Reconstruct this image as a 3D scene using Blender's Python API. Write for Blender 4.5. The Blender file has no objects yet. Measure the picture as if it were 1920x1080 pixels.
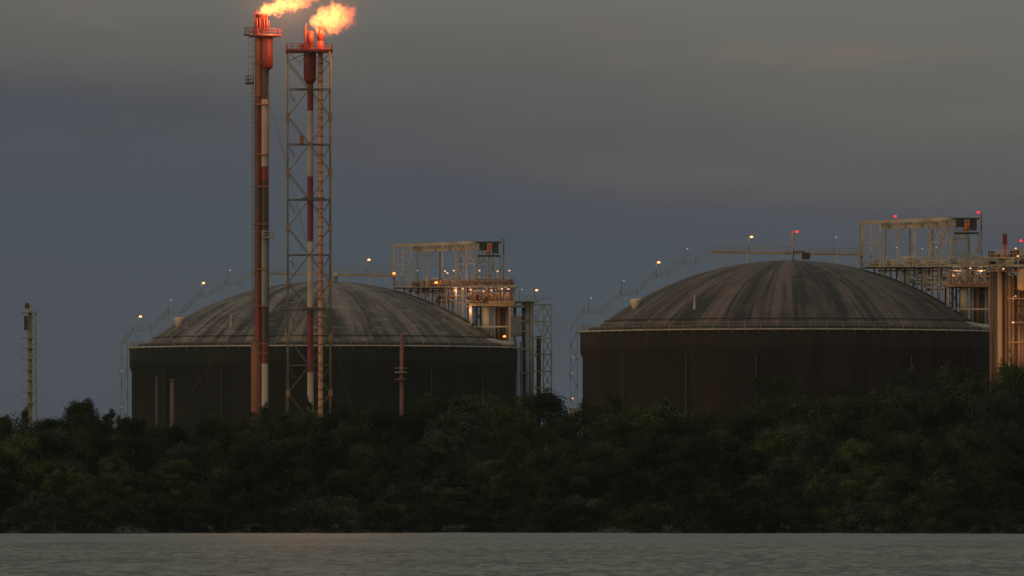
import bpy, math, random
from mathutils import Vector, Matrix, noise as mnoise

# ------------------------------------------------------------------ camera, sky, sun, exposure
S = bpy.context.scene
COL = S.collection
F = 21333.0                                   # pixels per radian of the photograph (1920 wide)
HZ = 966.0                                    # row of the horizon
CAMH = 3.0
cam = bpy.data.cameras.new('camera'); camo = bpy.data.objects.new('camera', cam); COL.objects.link(camo)
cam.sensor_width = 36; cam.lens = 400
cam.shift_y = (HZ - 540) / 1920.0
cam.clip_start = 1; cam.clip_end = 40000
camo.location = (0, 0, CAMH); camo.rotation_euler = (math.radians(90), 0, 0)
S.camera = camo

SUN_AZ, SUN_EL = math.radians(-130), math.radians(9)      # low, behind the camera to the left
W = bpy.data.worlds.new('World'); S.world = W; W.use_nodes = True
wn, wl = W.node_tree.nodes, W.node_tree.links
wn.clear()

def nd(tree, typ, **kw):
    n = tree.nodes.new(typ)
    for k, v in kw.items(): setattr(n, k, v)
    return n
def math_node(t, op, a, b=None, clamp=False):
    n = nd(t, 'ShaderNodeMath', operation=op, use_clamp=clamp)
    for i, v in enumerate((a, b)):
        if v is None: continue
        if isinstance(v, (int, float)): n.inputs[i].default_value = v
        else: t.links.new(v, n.inputs[i])
    return n.outputs[0]
def ramp(t, fac, stops, mode='LINEAR'):
    r = nd(t, 'ShaderNodeValToRGB'); r.color_ramp.interpolation = mode
    e = r.color_ramp.elements
    while len(e) < len(stops): e.new(0.5)
    for i, (p, c) in enumerate(stops):
        e[i].position = p; e[i].color = (*c, 1) if len(c) == 3 else c
    t.links.new(fac, r.inputs[0]); return r.outputs[0]
def mix(t, fac, a, b, mode='MIX'):
    n = nd(t, 'ShaderNodeMix', data_type='RGBA', blend_type=mode)
    for i, v in ((0, fac), (6, a), (7, b)):
        if hasattr(v, 'links') or hasattr(v, 'node'): t.links.new(v, n.inputs[i])
        elif isinstance(v, (int, float)): n.inputs[i].default_value = v
        else: n.inputs[i].default_value = (*v, 1)
    return n.outputs[2]
def srgb(r, g, b):
    return tuple(((c / 255) / 12.92 if c / 255 <= .04045 else ((c / 255 + .055) / 1.055) ** 2.4) for c in (r, g, b))

T = W.node_tree
tc = nd(T, 'ShaderNodeTexCoord'); sep = nd(T, 'ShaderNodeSeparateXYZ'); T.links.new(tc.outputs['Generated'], sep.inputs[0])
mp = nd(T, 'ShaderNodeMapping'); mp.inputs['Scale'].default_value = (16, 16, 120); T.links.new(tc.outputs['Generated'], mp.inputs[0])
n1 = nd(T, 'ShaderNodeTexNoise'); n1.inputs['Scale'].default_value = 1.0; n1.inputs['Detail'].default_value = 5; n1.inputs['Roughness'].default_value = .5
T.links.new(mp.outputs[0], n1.inputs[0])
mp2 = nd(T, 'ShaderNodeMapping'); mp2.inputs['Scale'].default_value = (60, 60, 260); mp2.inputs['Location'].default_value = (3, 7, 1); T.links.new(tc.outputs['Generated'], mp2.inputs[0])
n2 = nd(T, 'ShaderNodeTexNoise'); n2.inputs['Scale'].default_value = 1.0; n2.inputs['Detail'].default_value = 4
T.links.new(mp2.outputs[0], n2.inputs[0])
# elevation, bent by noise and by azimuth so the cloud base sinks to the right
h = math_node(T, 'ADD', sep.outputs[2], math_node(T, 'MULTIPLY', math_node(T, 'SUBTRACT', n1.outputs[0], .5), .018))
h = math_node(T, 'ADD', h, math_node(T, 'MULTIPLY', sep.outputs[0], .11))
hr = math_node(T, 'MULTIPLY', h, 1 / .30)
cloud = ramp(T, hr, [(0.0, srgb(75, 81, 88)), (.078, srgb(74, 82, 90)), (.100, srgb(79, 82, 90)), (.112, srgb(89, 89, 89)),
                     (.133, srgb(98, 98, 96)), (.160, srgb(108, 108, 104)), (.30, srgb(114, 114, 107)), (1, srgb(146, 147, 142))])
warm = ramp(T, n2.outputs[0], [(.5, (0, 0, 0)), (.72, (1, 1, 1))])
hi = ramp(T, hr, [(.13, (0, 0, 0)), (.16, (1, 1, 1))])
cloud = mix(T, math_node(T, 'MULTIPLY', warm, hi), cloud, srgb(118, 108, 96))
mp3 = nd(T, 'ShaderNodeMapping'); mp3.inputs['Scale'].default_value = (34, 34, 150); mp3.inputs['Location'].default_value = (1, 2, 9); T.links.new(tc.outputs['Generated'], mp3.inputs[0])
n3_ = nd(T, 'ShaderNodeTexNoise'); n3_.inputs['Scale'].default_value = 1.0; n3_.inputs['Detail'].default_value = 7; n3_.inputs['Roughness'].default_value = .6; T.links.new(mp3.outputs[0], n3_.inputs[0])
cloud = mix(T, 1.0, cloud, ramp(T, n3_.outputs[0], [(.3, (.95, .955, .96)), (.7, (1.035, 1.035, 1.03))]), 'MULTIPLY')
sky = nd(T, 'ShaderNodeTexSky', sky_type='NISHITA'); sky.sun_disc = False
sky.sun_elevation = SUN_EL; sky.sun_rotation = SUN_AZ; sky.air_density = 1.5; sky.dust_density = 3
skyc = mix(T, 1.0, sky.outputs[0], (.05, .05, .05), 'MULTIPLY')
bg1 = nd(T, 'ShaderNodeBackground'); T.links.new(skyc, bg1.inputs[0]); bg1.inputs[1].default_value = 1.0
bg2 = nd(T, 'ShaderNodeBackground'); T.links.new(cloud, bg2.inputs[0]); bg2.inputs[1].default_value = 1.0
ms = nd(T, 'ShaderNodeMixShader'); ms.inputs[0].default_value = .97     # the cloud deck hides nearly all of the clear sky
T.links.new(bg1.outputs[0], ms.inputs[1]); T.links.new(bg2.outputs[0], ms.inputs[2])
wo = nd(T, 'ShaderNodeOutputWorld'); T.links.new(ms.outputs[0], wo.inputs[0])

sl = bpy.data.lights.new('sun', 'SUN'); sl.energy = .5; sl.angle = math.radians(14); sl.color = (1, .68, .42)
so = bpy.data.objects.new('sun', sl); COL.objects.link(so)
sd = Vector((math.sin(SUN_AZ) * math.cos(SUN_EL), math.cos(SUN_AZ) * math.cos(SUN_EL), math.sin(SUN_EL)))
so.rotation_euler = sd.to_track_quat('Z', 'Y').to_euler()
S.view_settings.view_transform = 'Standard'; S.view_settings.look = 'None'
S.view_settings.exposure = 0; S.view_settings.gamma = 1; S.view_settings.use_curve_mapping = False
S.cycles.max_bounces = 5; S.cycles.diffuse_bounces = 2; S.cycles.glossy_bounces = 2; S.cycles.transparent_max_bounces = 8
S.cycles.volume_bounces = 0
S.cycles.sample_clamp_indirect = 2.0
S.cycles.use_denoising = True

# ------------------------------------------------------------------ helpers
def P(px, py, Y):
    return Vector(((px - 960) / F * Y, Y, CAMH + (HZ - py) / F * Y))

class MB:
    def __init__(s): s.v = []; s.f = []; s.mi = []; s.m = 0; s.sm = []
    def face(s, idx, smooth=False): s.f.append(idx); s.mi.append(s.m); s.sm.append(smooth)
    def box(s, c, size, rz=0):
        c = Vector(c); hx, hy, hz = [q / 2 for q in size]; b = len(s.v); R = Matrix.Rotation(rz, 3, 'Z')
        for x, y, z in ((-1,-1,-1),(1,-1,-1),(1,1,-1),(-1,1,-1),(-1,-1,1),(1,-1,1),(1,1,1),(-1,1,1)):
            s.v.append(c + R @ Vector((x*hx, y*hy, z*hz)))
        for q in ((0,3,2,1),(4,5,6,7),(0,1,5,4),(1,2,6,5),(2,3,7,6),(3,0,4,7)): s.face([b+i for i in q])
        return s
    def bar(s, a, b, w, h=None):
        a, b = Vector(a), Vector(b); h = h or w; d = (b - a)
        if d.length < 1e-6: return s
        d.normalize(); up = Vector((0,0,1)) if abs(d.z) < .95 else Vector((0,1,0))
        x = d.cross(up).normalized(); y = x.cross(d).normalized(); k = len(s.v)
        for p in (a, b):
            for sx, sy in ((-1,-1),(1,-1),(1,1),(-1,1)): s.v.append(p + x*sx*w/2 + y*sy*h/2)
        for q in ((0,3,2,1),(4,5,6,7),(0,1,5,4),(1,2,6,5),(2,3,7,6),(3,0,4,7)): s.face([k+i for i in q])
        return s
    def tube(s, pts, r, n=8, caps=True):
        pts = [Vector(p) for p in pts]; rs = r if isinstance(r, (list, tuple)) else [r]*len(pts); k = len(s.v)
        for i, p in enumerate(pts):
            d = (pts[min(i+1, len(pts)-1)] - pts[max(i-1, 0)])
            if d.length < 1e-9: d = Vector((0,0,1))
            d.normalize(); up = Vector((0,0,1)) if abs(d.z) < .9 else Vector((0,1,0))
            x = d.cross(up).normalized(); y = x.cross(d)
            for j in range(n):
                a = 2*math.pi*j/n; s.v.append(p + x*math.cos(a)*rs[i] + y*math.sin(a)*rs[i])
        for i in range(len(pts)-1):
            for j in range(n):
                s.face([k+i*n+j, k+i*n+(j+1)%n, k+(i+1)*n+(j+1)%n, k+(i+1)*n+j], True)
        if caps:
            s.face([k+j for j in range(n)][::-1]); s.face([k+(len(pts)-1)*n+j for j in range(n)])
        return s
    def lathe(s, c, prof, n=48, cap=True):
        c = Vector(c); k = len(s.v)
        for r, z in prof:
            for j in range(n):
                a = 2*math.pi*j/n; s.v.append(c + Vector((r*math.cos(a), r*math.sin(a), z)))
        for i in range(len(prof)-1):
            for j in range(n): s.face([k+i*n+j, k+i*n+(j+1)%n, k+(i+1)*n+(j+1)%n, k+(i+1)*n+j], True)
        if cap:
            s.face([k+j for j in range(n)][::-1]); s.face([k+(len(prof)-1)*n+j for j in range(n)])
        return s
    def ring(s, c, r, tr, n=96, m=6):
        c = Vector(c); k = len(s.v)
        for i in range(n):
            a = 2*math.pi*i/n
            for j in range(m):
                b = 2*math.pi*j/m; rr = r + tr*math.cos(b)
                s.v.append(c + Vector((rr*math.cos(a), rr*math.sin(a), tr*math.sin(b))))
        for i in range(n):
            for j in range(m):
                s.face([k+i*m+j, k+((i+1)%n)*m+j, k+((i+1)%n)*m+(j+1)%m, k+i*m+(j+1)%m], True)
        return s
    def build(s, name, mats, parent=None, label=None):
        off = Vector((0,0,0)); q = parent
        while q is not None: off += q.location; q = q.parent
        me = bpy.data.meshes.new(name); me.from_pydata([tuple(v - off) for v in s.v], [], s.f)
        mats = mats if isinstance(mats, (list, tuple)) else [mats]
        for m in mats: me.materials.append(m)
        me.polygons.foreach_set('material_index', s.mi); me.polygons.foreach_set('use_smooth', s.sm); me.update()
        o = bpy.data.objects.new(name, me); COL.objects.link(o); o.parent = parent
        if label: o['label'] = label
        return o

def each(name, mats, parent, mb, pick=None):
    '''every primitive of mb (8-vertex boxes and bars) as a part of its own'''
    i = 0
    comps = []; seen = {}
    par = list(range(len(mb.v)))
    def fd(a):
        while par[a] != a: par[a] = par[par[a]]; a = par[a]
        return a
    for f in mb.f:
        r0 = fd(f[0])
        for q in f[1:]: par[fd(q)] = r0
    groups = {}
    for fi, f in enumerate(mb.f): groups.setdefault(fd(f[0]), []).append(fi)
    for r0, fis in groups.items():
        n = MB(); mp_ = {}
        for fi in fis:
            idx = []
            for q in mb.f[fi]:
                if q not in mp_: mp_[q] = len(n.v); n.v.append(mb.v[q])
                idx.append(mp_[q])
            n.m = mb.mi[fi]; n.face(idx, mb.sm[fi])
        n.build(name, mats, parent)

def tag(o, label=None, cat=None, group=None, kind=None):
    for k, v in (('label', label), ('category', cat), ('group', group), ('kind', kind)):
        if v: o[k] = v
    return o
def thing(name, loc, label, cat, group=None):
    o = bpy.data.objects.new(name, None); COL.objects.link(o); o.location = loc; o.empty_display_size = 1
    return tag(o, label, cat, group)
def copy_tree(o, parent=None):
    c = o.copy(); COL.objects.link(c); c.parent = parent
    for ch in [x for x in o.children]: copy_tree(ch, c)
    return c

def mat(name, col, col2=None, rough=.7, scale=.5, metal=0, stretch=(1,1,1), lo=.35, hi=.65, bump=0):
    m = bpy.data.materials.new(name); m.use_nodes = True; t = m.node_tree
    b = t.nodes['Principled BSDF']; b.inputs['Roughness'].default_value = rough; b.inputs['Metallic'].default_value = metal
    tcn = nd(t, 'ShaderNodeTexCoord'); mpp = nd(t, 'ShaderNodeMapping'); mpp.inputs['Scale'].default_value = stretch
    t.links.new(tcn.outputs['Object'], mpp.inputs[0])
    n = nd(t, 'ShaderNodeTexNoise'); n.inputs['Scale'].default_value = scale; n.inputs['Detail'].default_value = 6
    t.links.new(mpp.outputs[0], n.inputs[0])
    c2 = col2 or tuple(x*.6 for x in col)
    t.links.new(ramp(t, n.outputs[0], [(lo, c2), (hi, col)]), b.inputs['Base Color'])
    if bump:
        bp = nd(t, 'ShaderNodeBump'); bp.inputs['Strength'].default_value = bump; t.links.new(n.outputs[0], bp.inputs['Height'])
        t.links.new(bp.outputs[0], b.inputs['Normal'])
    return m
def emit(name, col, strength):
    m = bpy.data.materials.new(name); m.use_nodes = True; b = m.node_tree.nodes['Principled BSDF']
    b.inputs['Base Color'].default_value = (*col, 1); b.inputs['Emission Color'].default_value = (*col, 1)
    b.inputs['Emission Strength'].default_value = strength
    return m
def point(loc, power, col, radius=.3, name='lamp_light', parent=None):
    l = bpy.data.lights.new(name, 'POINT'); l.energy = power; l.color = col; l.shadow_soft_size = radius
    o = bpy.data.objects.new(name, l); COL.objects.link(o)
    if parent is not None:
        o.parent = parent; off = parent.location
        o.location = Vector(loc) - off
    else: o.location = loc
    return o

M = {}
M['steel'] = mat('beige_painted_steel', (.56, .47, .33), (.34, .27, .18), .6, .35)
M['steel_dim'] = mat('weathered_grey_steel', (.33, .34, .26), (.19, .19, .14), .7, .4)
M['galv'] = mat('galvanised_rail', (.55, .48, .37), (.34, .28, .21), .5, .5)
M['walk'] = mat('walkway_steel', (.44, .34, .20), (.28, .20, .12), .6, .4)
M['pale'] = mat('pale_pipe_paint', (.52, .50, .42), (.36, .34, .28), .5, .6, stretch=(1,1,.15))
M['bluegrey'] = mat('cold_grey_cladding', (.30, .33, .38), (.20, .22, .26), .4, .5, stretch=(1,1,.2))
M['dark'] = mat('dark_machinery', (.05, .055, .05), (.025, .025, .022), .6, .8)
M['rustpipe'] = mat('rust_brown_paint', (.25, .075, .035), (.11, .035, .02), .6, .25, stretch=(1,1,.35))
M['rustlow'] = mat('rust_orange_paint', (.36, .15, .07), (.22, .08, .04), .6, .25, stretch=(1,1,.3))
M['redband'] = mat('red_band_paint', (.33, .055, .035), (.20, .035, .025), .55, .4, stretch=(1,1,.4))
M['paleband'] = mat('pale_band_paint', (.72, .57, .43), (.52, .40, .29), .5, .4, stretch=(1,1,.25))
M['greyband'] = mat('grey_green_band_paint', (.36, .35, .27), (.24, .23, .18), .5, .4, stretch=(1,1,.25))
M['brownband'] = mat('brown_grey_band_paint', (.13, .085, .06), (.08, .05, .035), .6, .4, stretch=(1,1,.25))
M['copper'] = mat('orange_tan_pipe_paint', (.85, .42, .24), (.55, .25, .13), .35, .5, stretch=(1,1,.3))
M['lattice'] = mat('derrick_steel', (.16, .13, .085), (.09, .07, .045), .6, .6)
M['seal'] = mat('red_drum_paint', (.34, .05, .03), (.2, .035, .025), .5, .3)
M['node'] = mat('yellow_lit_gusset', (.42, .26, .08), (.3, .15, .05), .5, .8)  # yellow light on the derrick nodes put into the gusset colour
M['tan'] = mat('tan_pipe_paint', (.42, .24, .12), (.25, .13, .07), .5, .4, stretch=(1,1,.2))
M['tanpale'] = mat('buff_pipe_paint', (.55, .36, .18), (.40, .25, .12), .5, .4, stretch=(1,1,.2))
M['brown'] = mat('brown_pipe_paint', (.20, .10, .06), (.10, .05, .035), .5, .4, stretch=(1,1,.2))
M['cream'] = mat('cream_riser_paint', (.50, .44, .28), (.38, .32, .20), .5, .4, stretch=(1,1,.2))
M['fade'] = mat('grey_stair_steel', (.34, .33, .28), (.24, .235, .20), .6, .5)
M['leg'] = mat('dull_buff_steel', (.22, .20, .14), (.13, .11, .075), .7, .5)
M['hatch'] = mat('peach_lit_hatch', (.85, .68, .50), (.7, .52, .36), .5, .5)  # warm light falling on the hatch put into its colour
M['maroon'] = mat('maroon_deck_paint', (.20, .10, .085), (.12, .06, .05), .6, .5)
M['pinkmast'] = mat('faded_red_mast_paint', (.26, .09, .08), (.16, .06, .05), .6, .5)
M['mastpale'] = mat('hazy_mast_buff', (.40, .36, .25), (.24, .20, .13), .6, .5)  # faintness of the distant tower put into its colour
M['bark'] = mat('bark', (.06, .045, .03), (.03, .022, .015), .9, 2)
M['mud'] = mat('muddy_bank', (.026, .025, .017), (.014, .014, .010), .9, .3)
M['orangepaint'] = mat('orange_paint', (.75, .16, .03), (.45, .09, .02), .5, .8)
M['lamp_warm'] = emit('lit_sodium_lamp', (1, .36, .12), 3.2)
M['lamp_white'] = emit('lit_pale_lamp', (1, .52, .27), 1.2)
M['lamp_dim'] = emit('dim_pale_lamp', (.75, .85, .85), .22)
M['lamp_red'] = emit('lit_red_beacon', (1, .008, .02), 4)
M['lamp_orange'] = emit('lit_orange_lamp', (1, .22, .05), 4)

# ------------------------------------------------------------------ water, land
def water_mat():
    m = bpy.data.materials.new('muddy_river_water'); m.use_nodes = True; t = m.node_tree
    b = t.nodes['Principled BSDF']
    g = nd(t, 'ShaderNodeNewGeometry')
    def ns(sc, det=3, loc=(0,0,0)):
        mpp = nd(t, 'ShaderNodeMapping'); mpp.inputs['Scale'].default_value = sc; mpp.inputs['Location'].default_value = loc
        t.links.new(g.outputs['Position'], mpp.inputs[0])
        n = nd(t, 'ShaderNodeTexNoise'); n.inputs['Scale'].default_value = 1; n.inputs['Detail'].default_value = det; n.inputs['Roughness'].default_value = .6
        t.links.new(mpp.outputs[0], n.inputs[0]); return n.outputs[0]
    lanes = ns((.03, .006, 1), 4); chop = ns((.55, .045, 1), 3, (9, 3, 0)); mid = ns((1.5, .11, 1), 2, (4, 1, 0)); fine = ns((1.6, .12, 1), 3, (1, 5, 0))
    s = math_node(t, 'ADD', math_node(t, 'MULTIPLY', lanes, .25), math_node(t, 'ADD', math_node(t, 'MULTIPLY', chop, .40), math_node(t, 'MULTIPLY', mid, .35)))
    sy = nd(t, 'ShaderNodeSeparateXYZ'); t.links.new(g.outputs['Position'], sy.inputs[0])
    near = ramp(t, s, [(.45, (.010, .014, .008)), (.50, (.092, .104, .070)), (.56, (.175, .188, .140))])  # light and dark of the ripples put into the water colour as streaks
    shoreward = ramp(t, s, [(.43, (.070, .092, .070)), (.57, (.145, .17, .138))])      # paler, less streaked water colour towards the shore
    col = mix(t, ramp(t, math_node(t, 'DIVIDE', math_node(t, 'ADD', sy.outputs[1], math_node(t, 'MULTIPLY', lanes, 500)), 2600), [(.50, (0,0,0)), (.62, (1,1,1))]), near, shoreward)
    t.links.new(col, b.inputs['Base Color'])
    b.inputs['Roughness'].default_value = .40; b.inputs['IOR'].default_value = 1.33; b.inputs['Specular IOR Level'].default_value = .22
    ht = math_node(t, 'ADD', math_node(t, 'MULTIPLY', chop, 1.0), math_node(t, 'MULTIPLY', fine, .5))
    bp = nd(t, 'ShaderNodeBump'); bp.inputs['Strength'].default_value = .5; bp.inputs['Distance'].default_value = .35
    t.links.new(ht, bp.inputs['Height']); t.links.new(bp.outputs[0], b.inputs['Normal'])
    return m
def shoreY(x):
    return 1905 - 95*min((abs(x+8)/92)**2, 1.6) + mnoise.noise(Vector((x*.045, 1.3, 0)))*48 + mnoise.noise(Vector((x*.3, 4.3, 0)))*18
w = MB(); WX, WY = 226, 900
for iy in range(WY+1):
    y = 530 + (1975-530)*iy/WY
    for ix in range(WX+1):
        x = -102 + 204*ix/WX
        e = 0 if (ix in (0, WX) or iy in (0, WY)) else 1
        zz = mnoise.noise(Vector((x*.16, y*.45, 0)))*.10 + mnoise.noise(Vector((x*.45, y*.9, 7)))*.07 + mnoise.noise(Vector((x*.05, y*.1, 3)))*.05
        w.v.append(Vector((x, y, zz*e)))
for iy in range(WY):
    for ix in range(WX):
        k = iy*(WX+1)+ix; w.face([k, k+1, k+WX+2, k+WX+1], True)
k = len(w.v); w.v += [Vector(q) for q in ((-4000,-1500,0),(4000,-1500,0),(4000,530,0),(-4000,530,0),(-102,530,0),(102,530,0),(-4000,2100,0),(-102,2100,0),(102,2100,0),(4000,2100,0),(-102,1975,0),(102,1975,0))]
w.face([k, k+1, k+2, k+5, k+4, k+3]); w.face([k+3, k+4, k+10, k+7, k+6]); w.face([k+5, k+2, k+9, k+8, k+11]); w.face([k+10, k+11, k+8, k+7])
tag(w.build('water', water_mat()), kind='structure')
g = MB(); nx = 360; rows = [(0, -.5), (3, .12), (9, .6), (30, 1.5), (400, 2.0), (5000, 2.0)]
xs = [-4000, -2000, -1000, -300] + [-140 + 280*i/nx for i in range(nx+1)] + [300, 1000, 2000, 4000]
for dy, z in rows:
    for x in xs:
        g.v.append(Vector((x, (shoreY(x) if dy < 300 else 1905) + dy, z)))
nn = len(xs)
for r in range(len(rows)-1):
    for i in range(nn-1): g.face([r*nn+i, r*nn+i+1, (r+1)*nn+i+1, (r+1)*nn+i], True)
tag(g.build('ground', M['mud']), kind='structure')

# ------------------------------------------------------------------ storage tanks
def dome_mat(name, light, dark, seed, bright):
    m = bpy.data.materials.new(name); m.use_nodes = True; t = m.node_tree; b = t.nodes['Principled BSDF']
    b.inputs['Roughness'].default_value = .75
    tcn = nd(t, 'ShaderNodeTexCoord'); sp = nd(t, 'ShaderNodeSeparateXYZ'); t.links.new(tcn.outputs['Object'], sp.inputs[0])
    ang = math_node(t, 'ARCTAN2', sp.outputs[1], sp.outputs[0])
    rad = math_node(t, 'SQRT', math_node(t, 'ADD', math_node(t, 'MULTIPLY', sp.outputs[0], sp.outputs[0]), math_node(t, 'MULTIPLY', sp.outputs[1], sp.outputs[1])))
    def radial(fa, fr, off, det=3):
        cb = nd(t, 'ShaderNodeCombineXYZ')
        t.links.new(math_node(t, 'MULTIPLY', ang, fa), cb.inputs[0]); t.links.new(math_node(t, 'MULTIPLY', rad, fr), cb.inputs[1]); cb.inputs[2].default_value = off
        n = nd(t, 'ShaderNodeTexNoise'); n.inputs['Scale'].default_value = 1; n.inputs['Detail'].default_value = det
        t.links.new(cb.outputs[0], n.inputs[0]); return n.outputs[0]
    wide = radial(5.5, .03, seed); fine = radial(26, .05, seed+5, 4); vf = radial(70, .25, seed+9, 3)
    n3 = nd(t, 'ShaderNodeTexNoise'); n3.inputs['Scale'].default_value = .16; n3.inputs['Detail'].default_value = 6; t.links.new(tcn.outputs['Object'], n3.inputs[0])
    s = math_node(t, 'ADD', math_node(t, 'MULTIPLY', wide, .42), math_node(t, 'MULTIPLY', fine, .33))
    s = math_node(t, 'ADD', s, math_node(t, 'MULTIPLY', vf, .1))
    s = math_node(t, 'ADD', s, math_node(t, 'MULTIPLY', n3.outputs[0], .15))
    wn_ = nd(t, 'ShaderNodeTexWhiteNoise', noise_dimensions='1D'); t.links.new(math_node(t, 'FLOOR', math_node(t, 'MULTIPLY', ang, 48/(2*math.pi))), wn_.inputs['W'])
    s = math_node(t, 'ADD', s, math_node(t, 'MULTIPLY', math_node(t, 'SUBTRACT', wn_.outputs['Value'], .5), .085 if bright < .5 else .05))
    col = ramp(t, s, [(.445, dark), (.50, tuple((a+c)/2*.9 for a, c in zip(light, dark))), (.56, light)])
    # pale chalky scratches high on the roof
    n4 = nd(t, 'ShaderNodeTexNoise'); n4.inputs['Scale'].default_value = .5; n4.inputs['Detail'].default_value = 9; n4.inputs['Roughness'].default_value = .75
    mpp = nd(t, 'ShaderNodeMapping'); mpp.inputs['Scale'].default_value = (.5, .9, 3); t.links.new(tcn.outputs['Object'], mpp.inputs[0]); t.links.new(mpp.outputs[0], n4.inputs[0])
    sc = math_node(t, 'MULTIPLY', ramp(t, n4.outputs[0], [(.55, (0,0,0)), (.64, (1,1,1))]), bright)
    col = mix(t, sc, col, (.42, .39, .34))
    # meridian seams of the roof plates
    fr = math_node(t, 'FRACT', math_node(t, 'MULTIPLY', ang, 48/(2*math.pi)))
    sm = ramp(t, fr, [(0, (0,0,0)), (.05, (1,1,1)), (.95, (1,1,1)), (1, (0,0,0))])
    col = mix(t, math_node(t, 'MULTIPLY', math_node(t, 'SUBTRACT', 1, sm), .35), col, dark)
    t.links.new(col, b.inputs['Base Color'])
    return m
M['wall'] = mat('dark_tank_coating', (.024, .027, .018), (.018, .021, .015), .75, .35, stretch=(1,1,.10), lo=.4, hi=.62)
M['wall_r'] = mat('dark_brown_tank_coating', (.040, .027, .020), (.022, .021, .015), .75, .3, stretch=(1,1,.10), lo=.4, hi=.62)
for k_ in ('wall', 'wall_r'): M[k_].node_tree.nodes['Principled BSDF'].inputs['Specular IOR Level'].default_value = .15
R0 = 40.0; RD = 37.5; DH = 13.6; RS = (RD*RD + DH*DH) / (2*DH)
def domez(r): return math.sqrt(max(RS*RS - r*r, 0)) - (RS - DH) if r < RD else 0

TK = {'left': dict(o=P(607.5, 652, 2341), side='left', wall=M['wall'], dome=dome_mat('streaked_grey_roof', (.215, .175, .145), (.036, .036, .027), 2.0, .6)),
      'right': dict(o=P(1479, 622, 2182), side='right', wall=M['wall_r'], dome=dome_mat('streaked_brown_roof', (.135, .100, .082), (.022, .023, .017), 31.0, .12))}

def lamp_proto(name, head_mat, pole_h=2.9, hr=.32):
    r = thing(name, (0,0,0), 'x', 'lamp')
    MB().tube([(0,0,0), (0,0,pole_h-.1), (.35,0,pole_h)], .06, 5).build('pole', M['steel_dim'], r)
    h = MB().lathe((.45, 0, pole_h-hr*.6), [(hr*.5, 0), (hr, hr*.4), (hr, hr*.8), (hr*.4, hr*1.2)], 10).build('lamp_head', head_mat, r)
    return r
_lp = {}
def put_lamp(kind, loc, label, group=None, cat='lamp'):
    specs = dict(warm=('lamp_warm', 2.9, .30), dim=('lamp_dim', 2.9, .20), deck=('lamp_white', 1.0, .21), red=('lamp_red', .7, .27), orange=('lamp_orange', .8, .32), deckdim=('lamp_dim', 1.0, .17))
    nm = dict(warm='pole_lamp', dim='pole_lamp', deck='deck_lamp', red='beacon', orange='deck_lamp', deckdim='deck_lamp')[kind]
    mk, ph, hr = specs[kind]
    if kind not in _lp: o = _lp[kind] = lamp_proto(nm, M[mk], ph, hr)
    else: o = copy_tree(_lp[kind])
    # the lamp's head sits pole height above its foot
    o.location = Vector(loc) - Vector((.45, 0, ph))
    if 'group' in o: del o['group']
    tag(o, label, cat, group); return o

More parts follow.
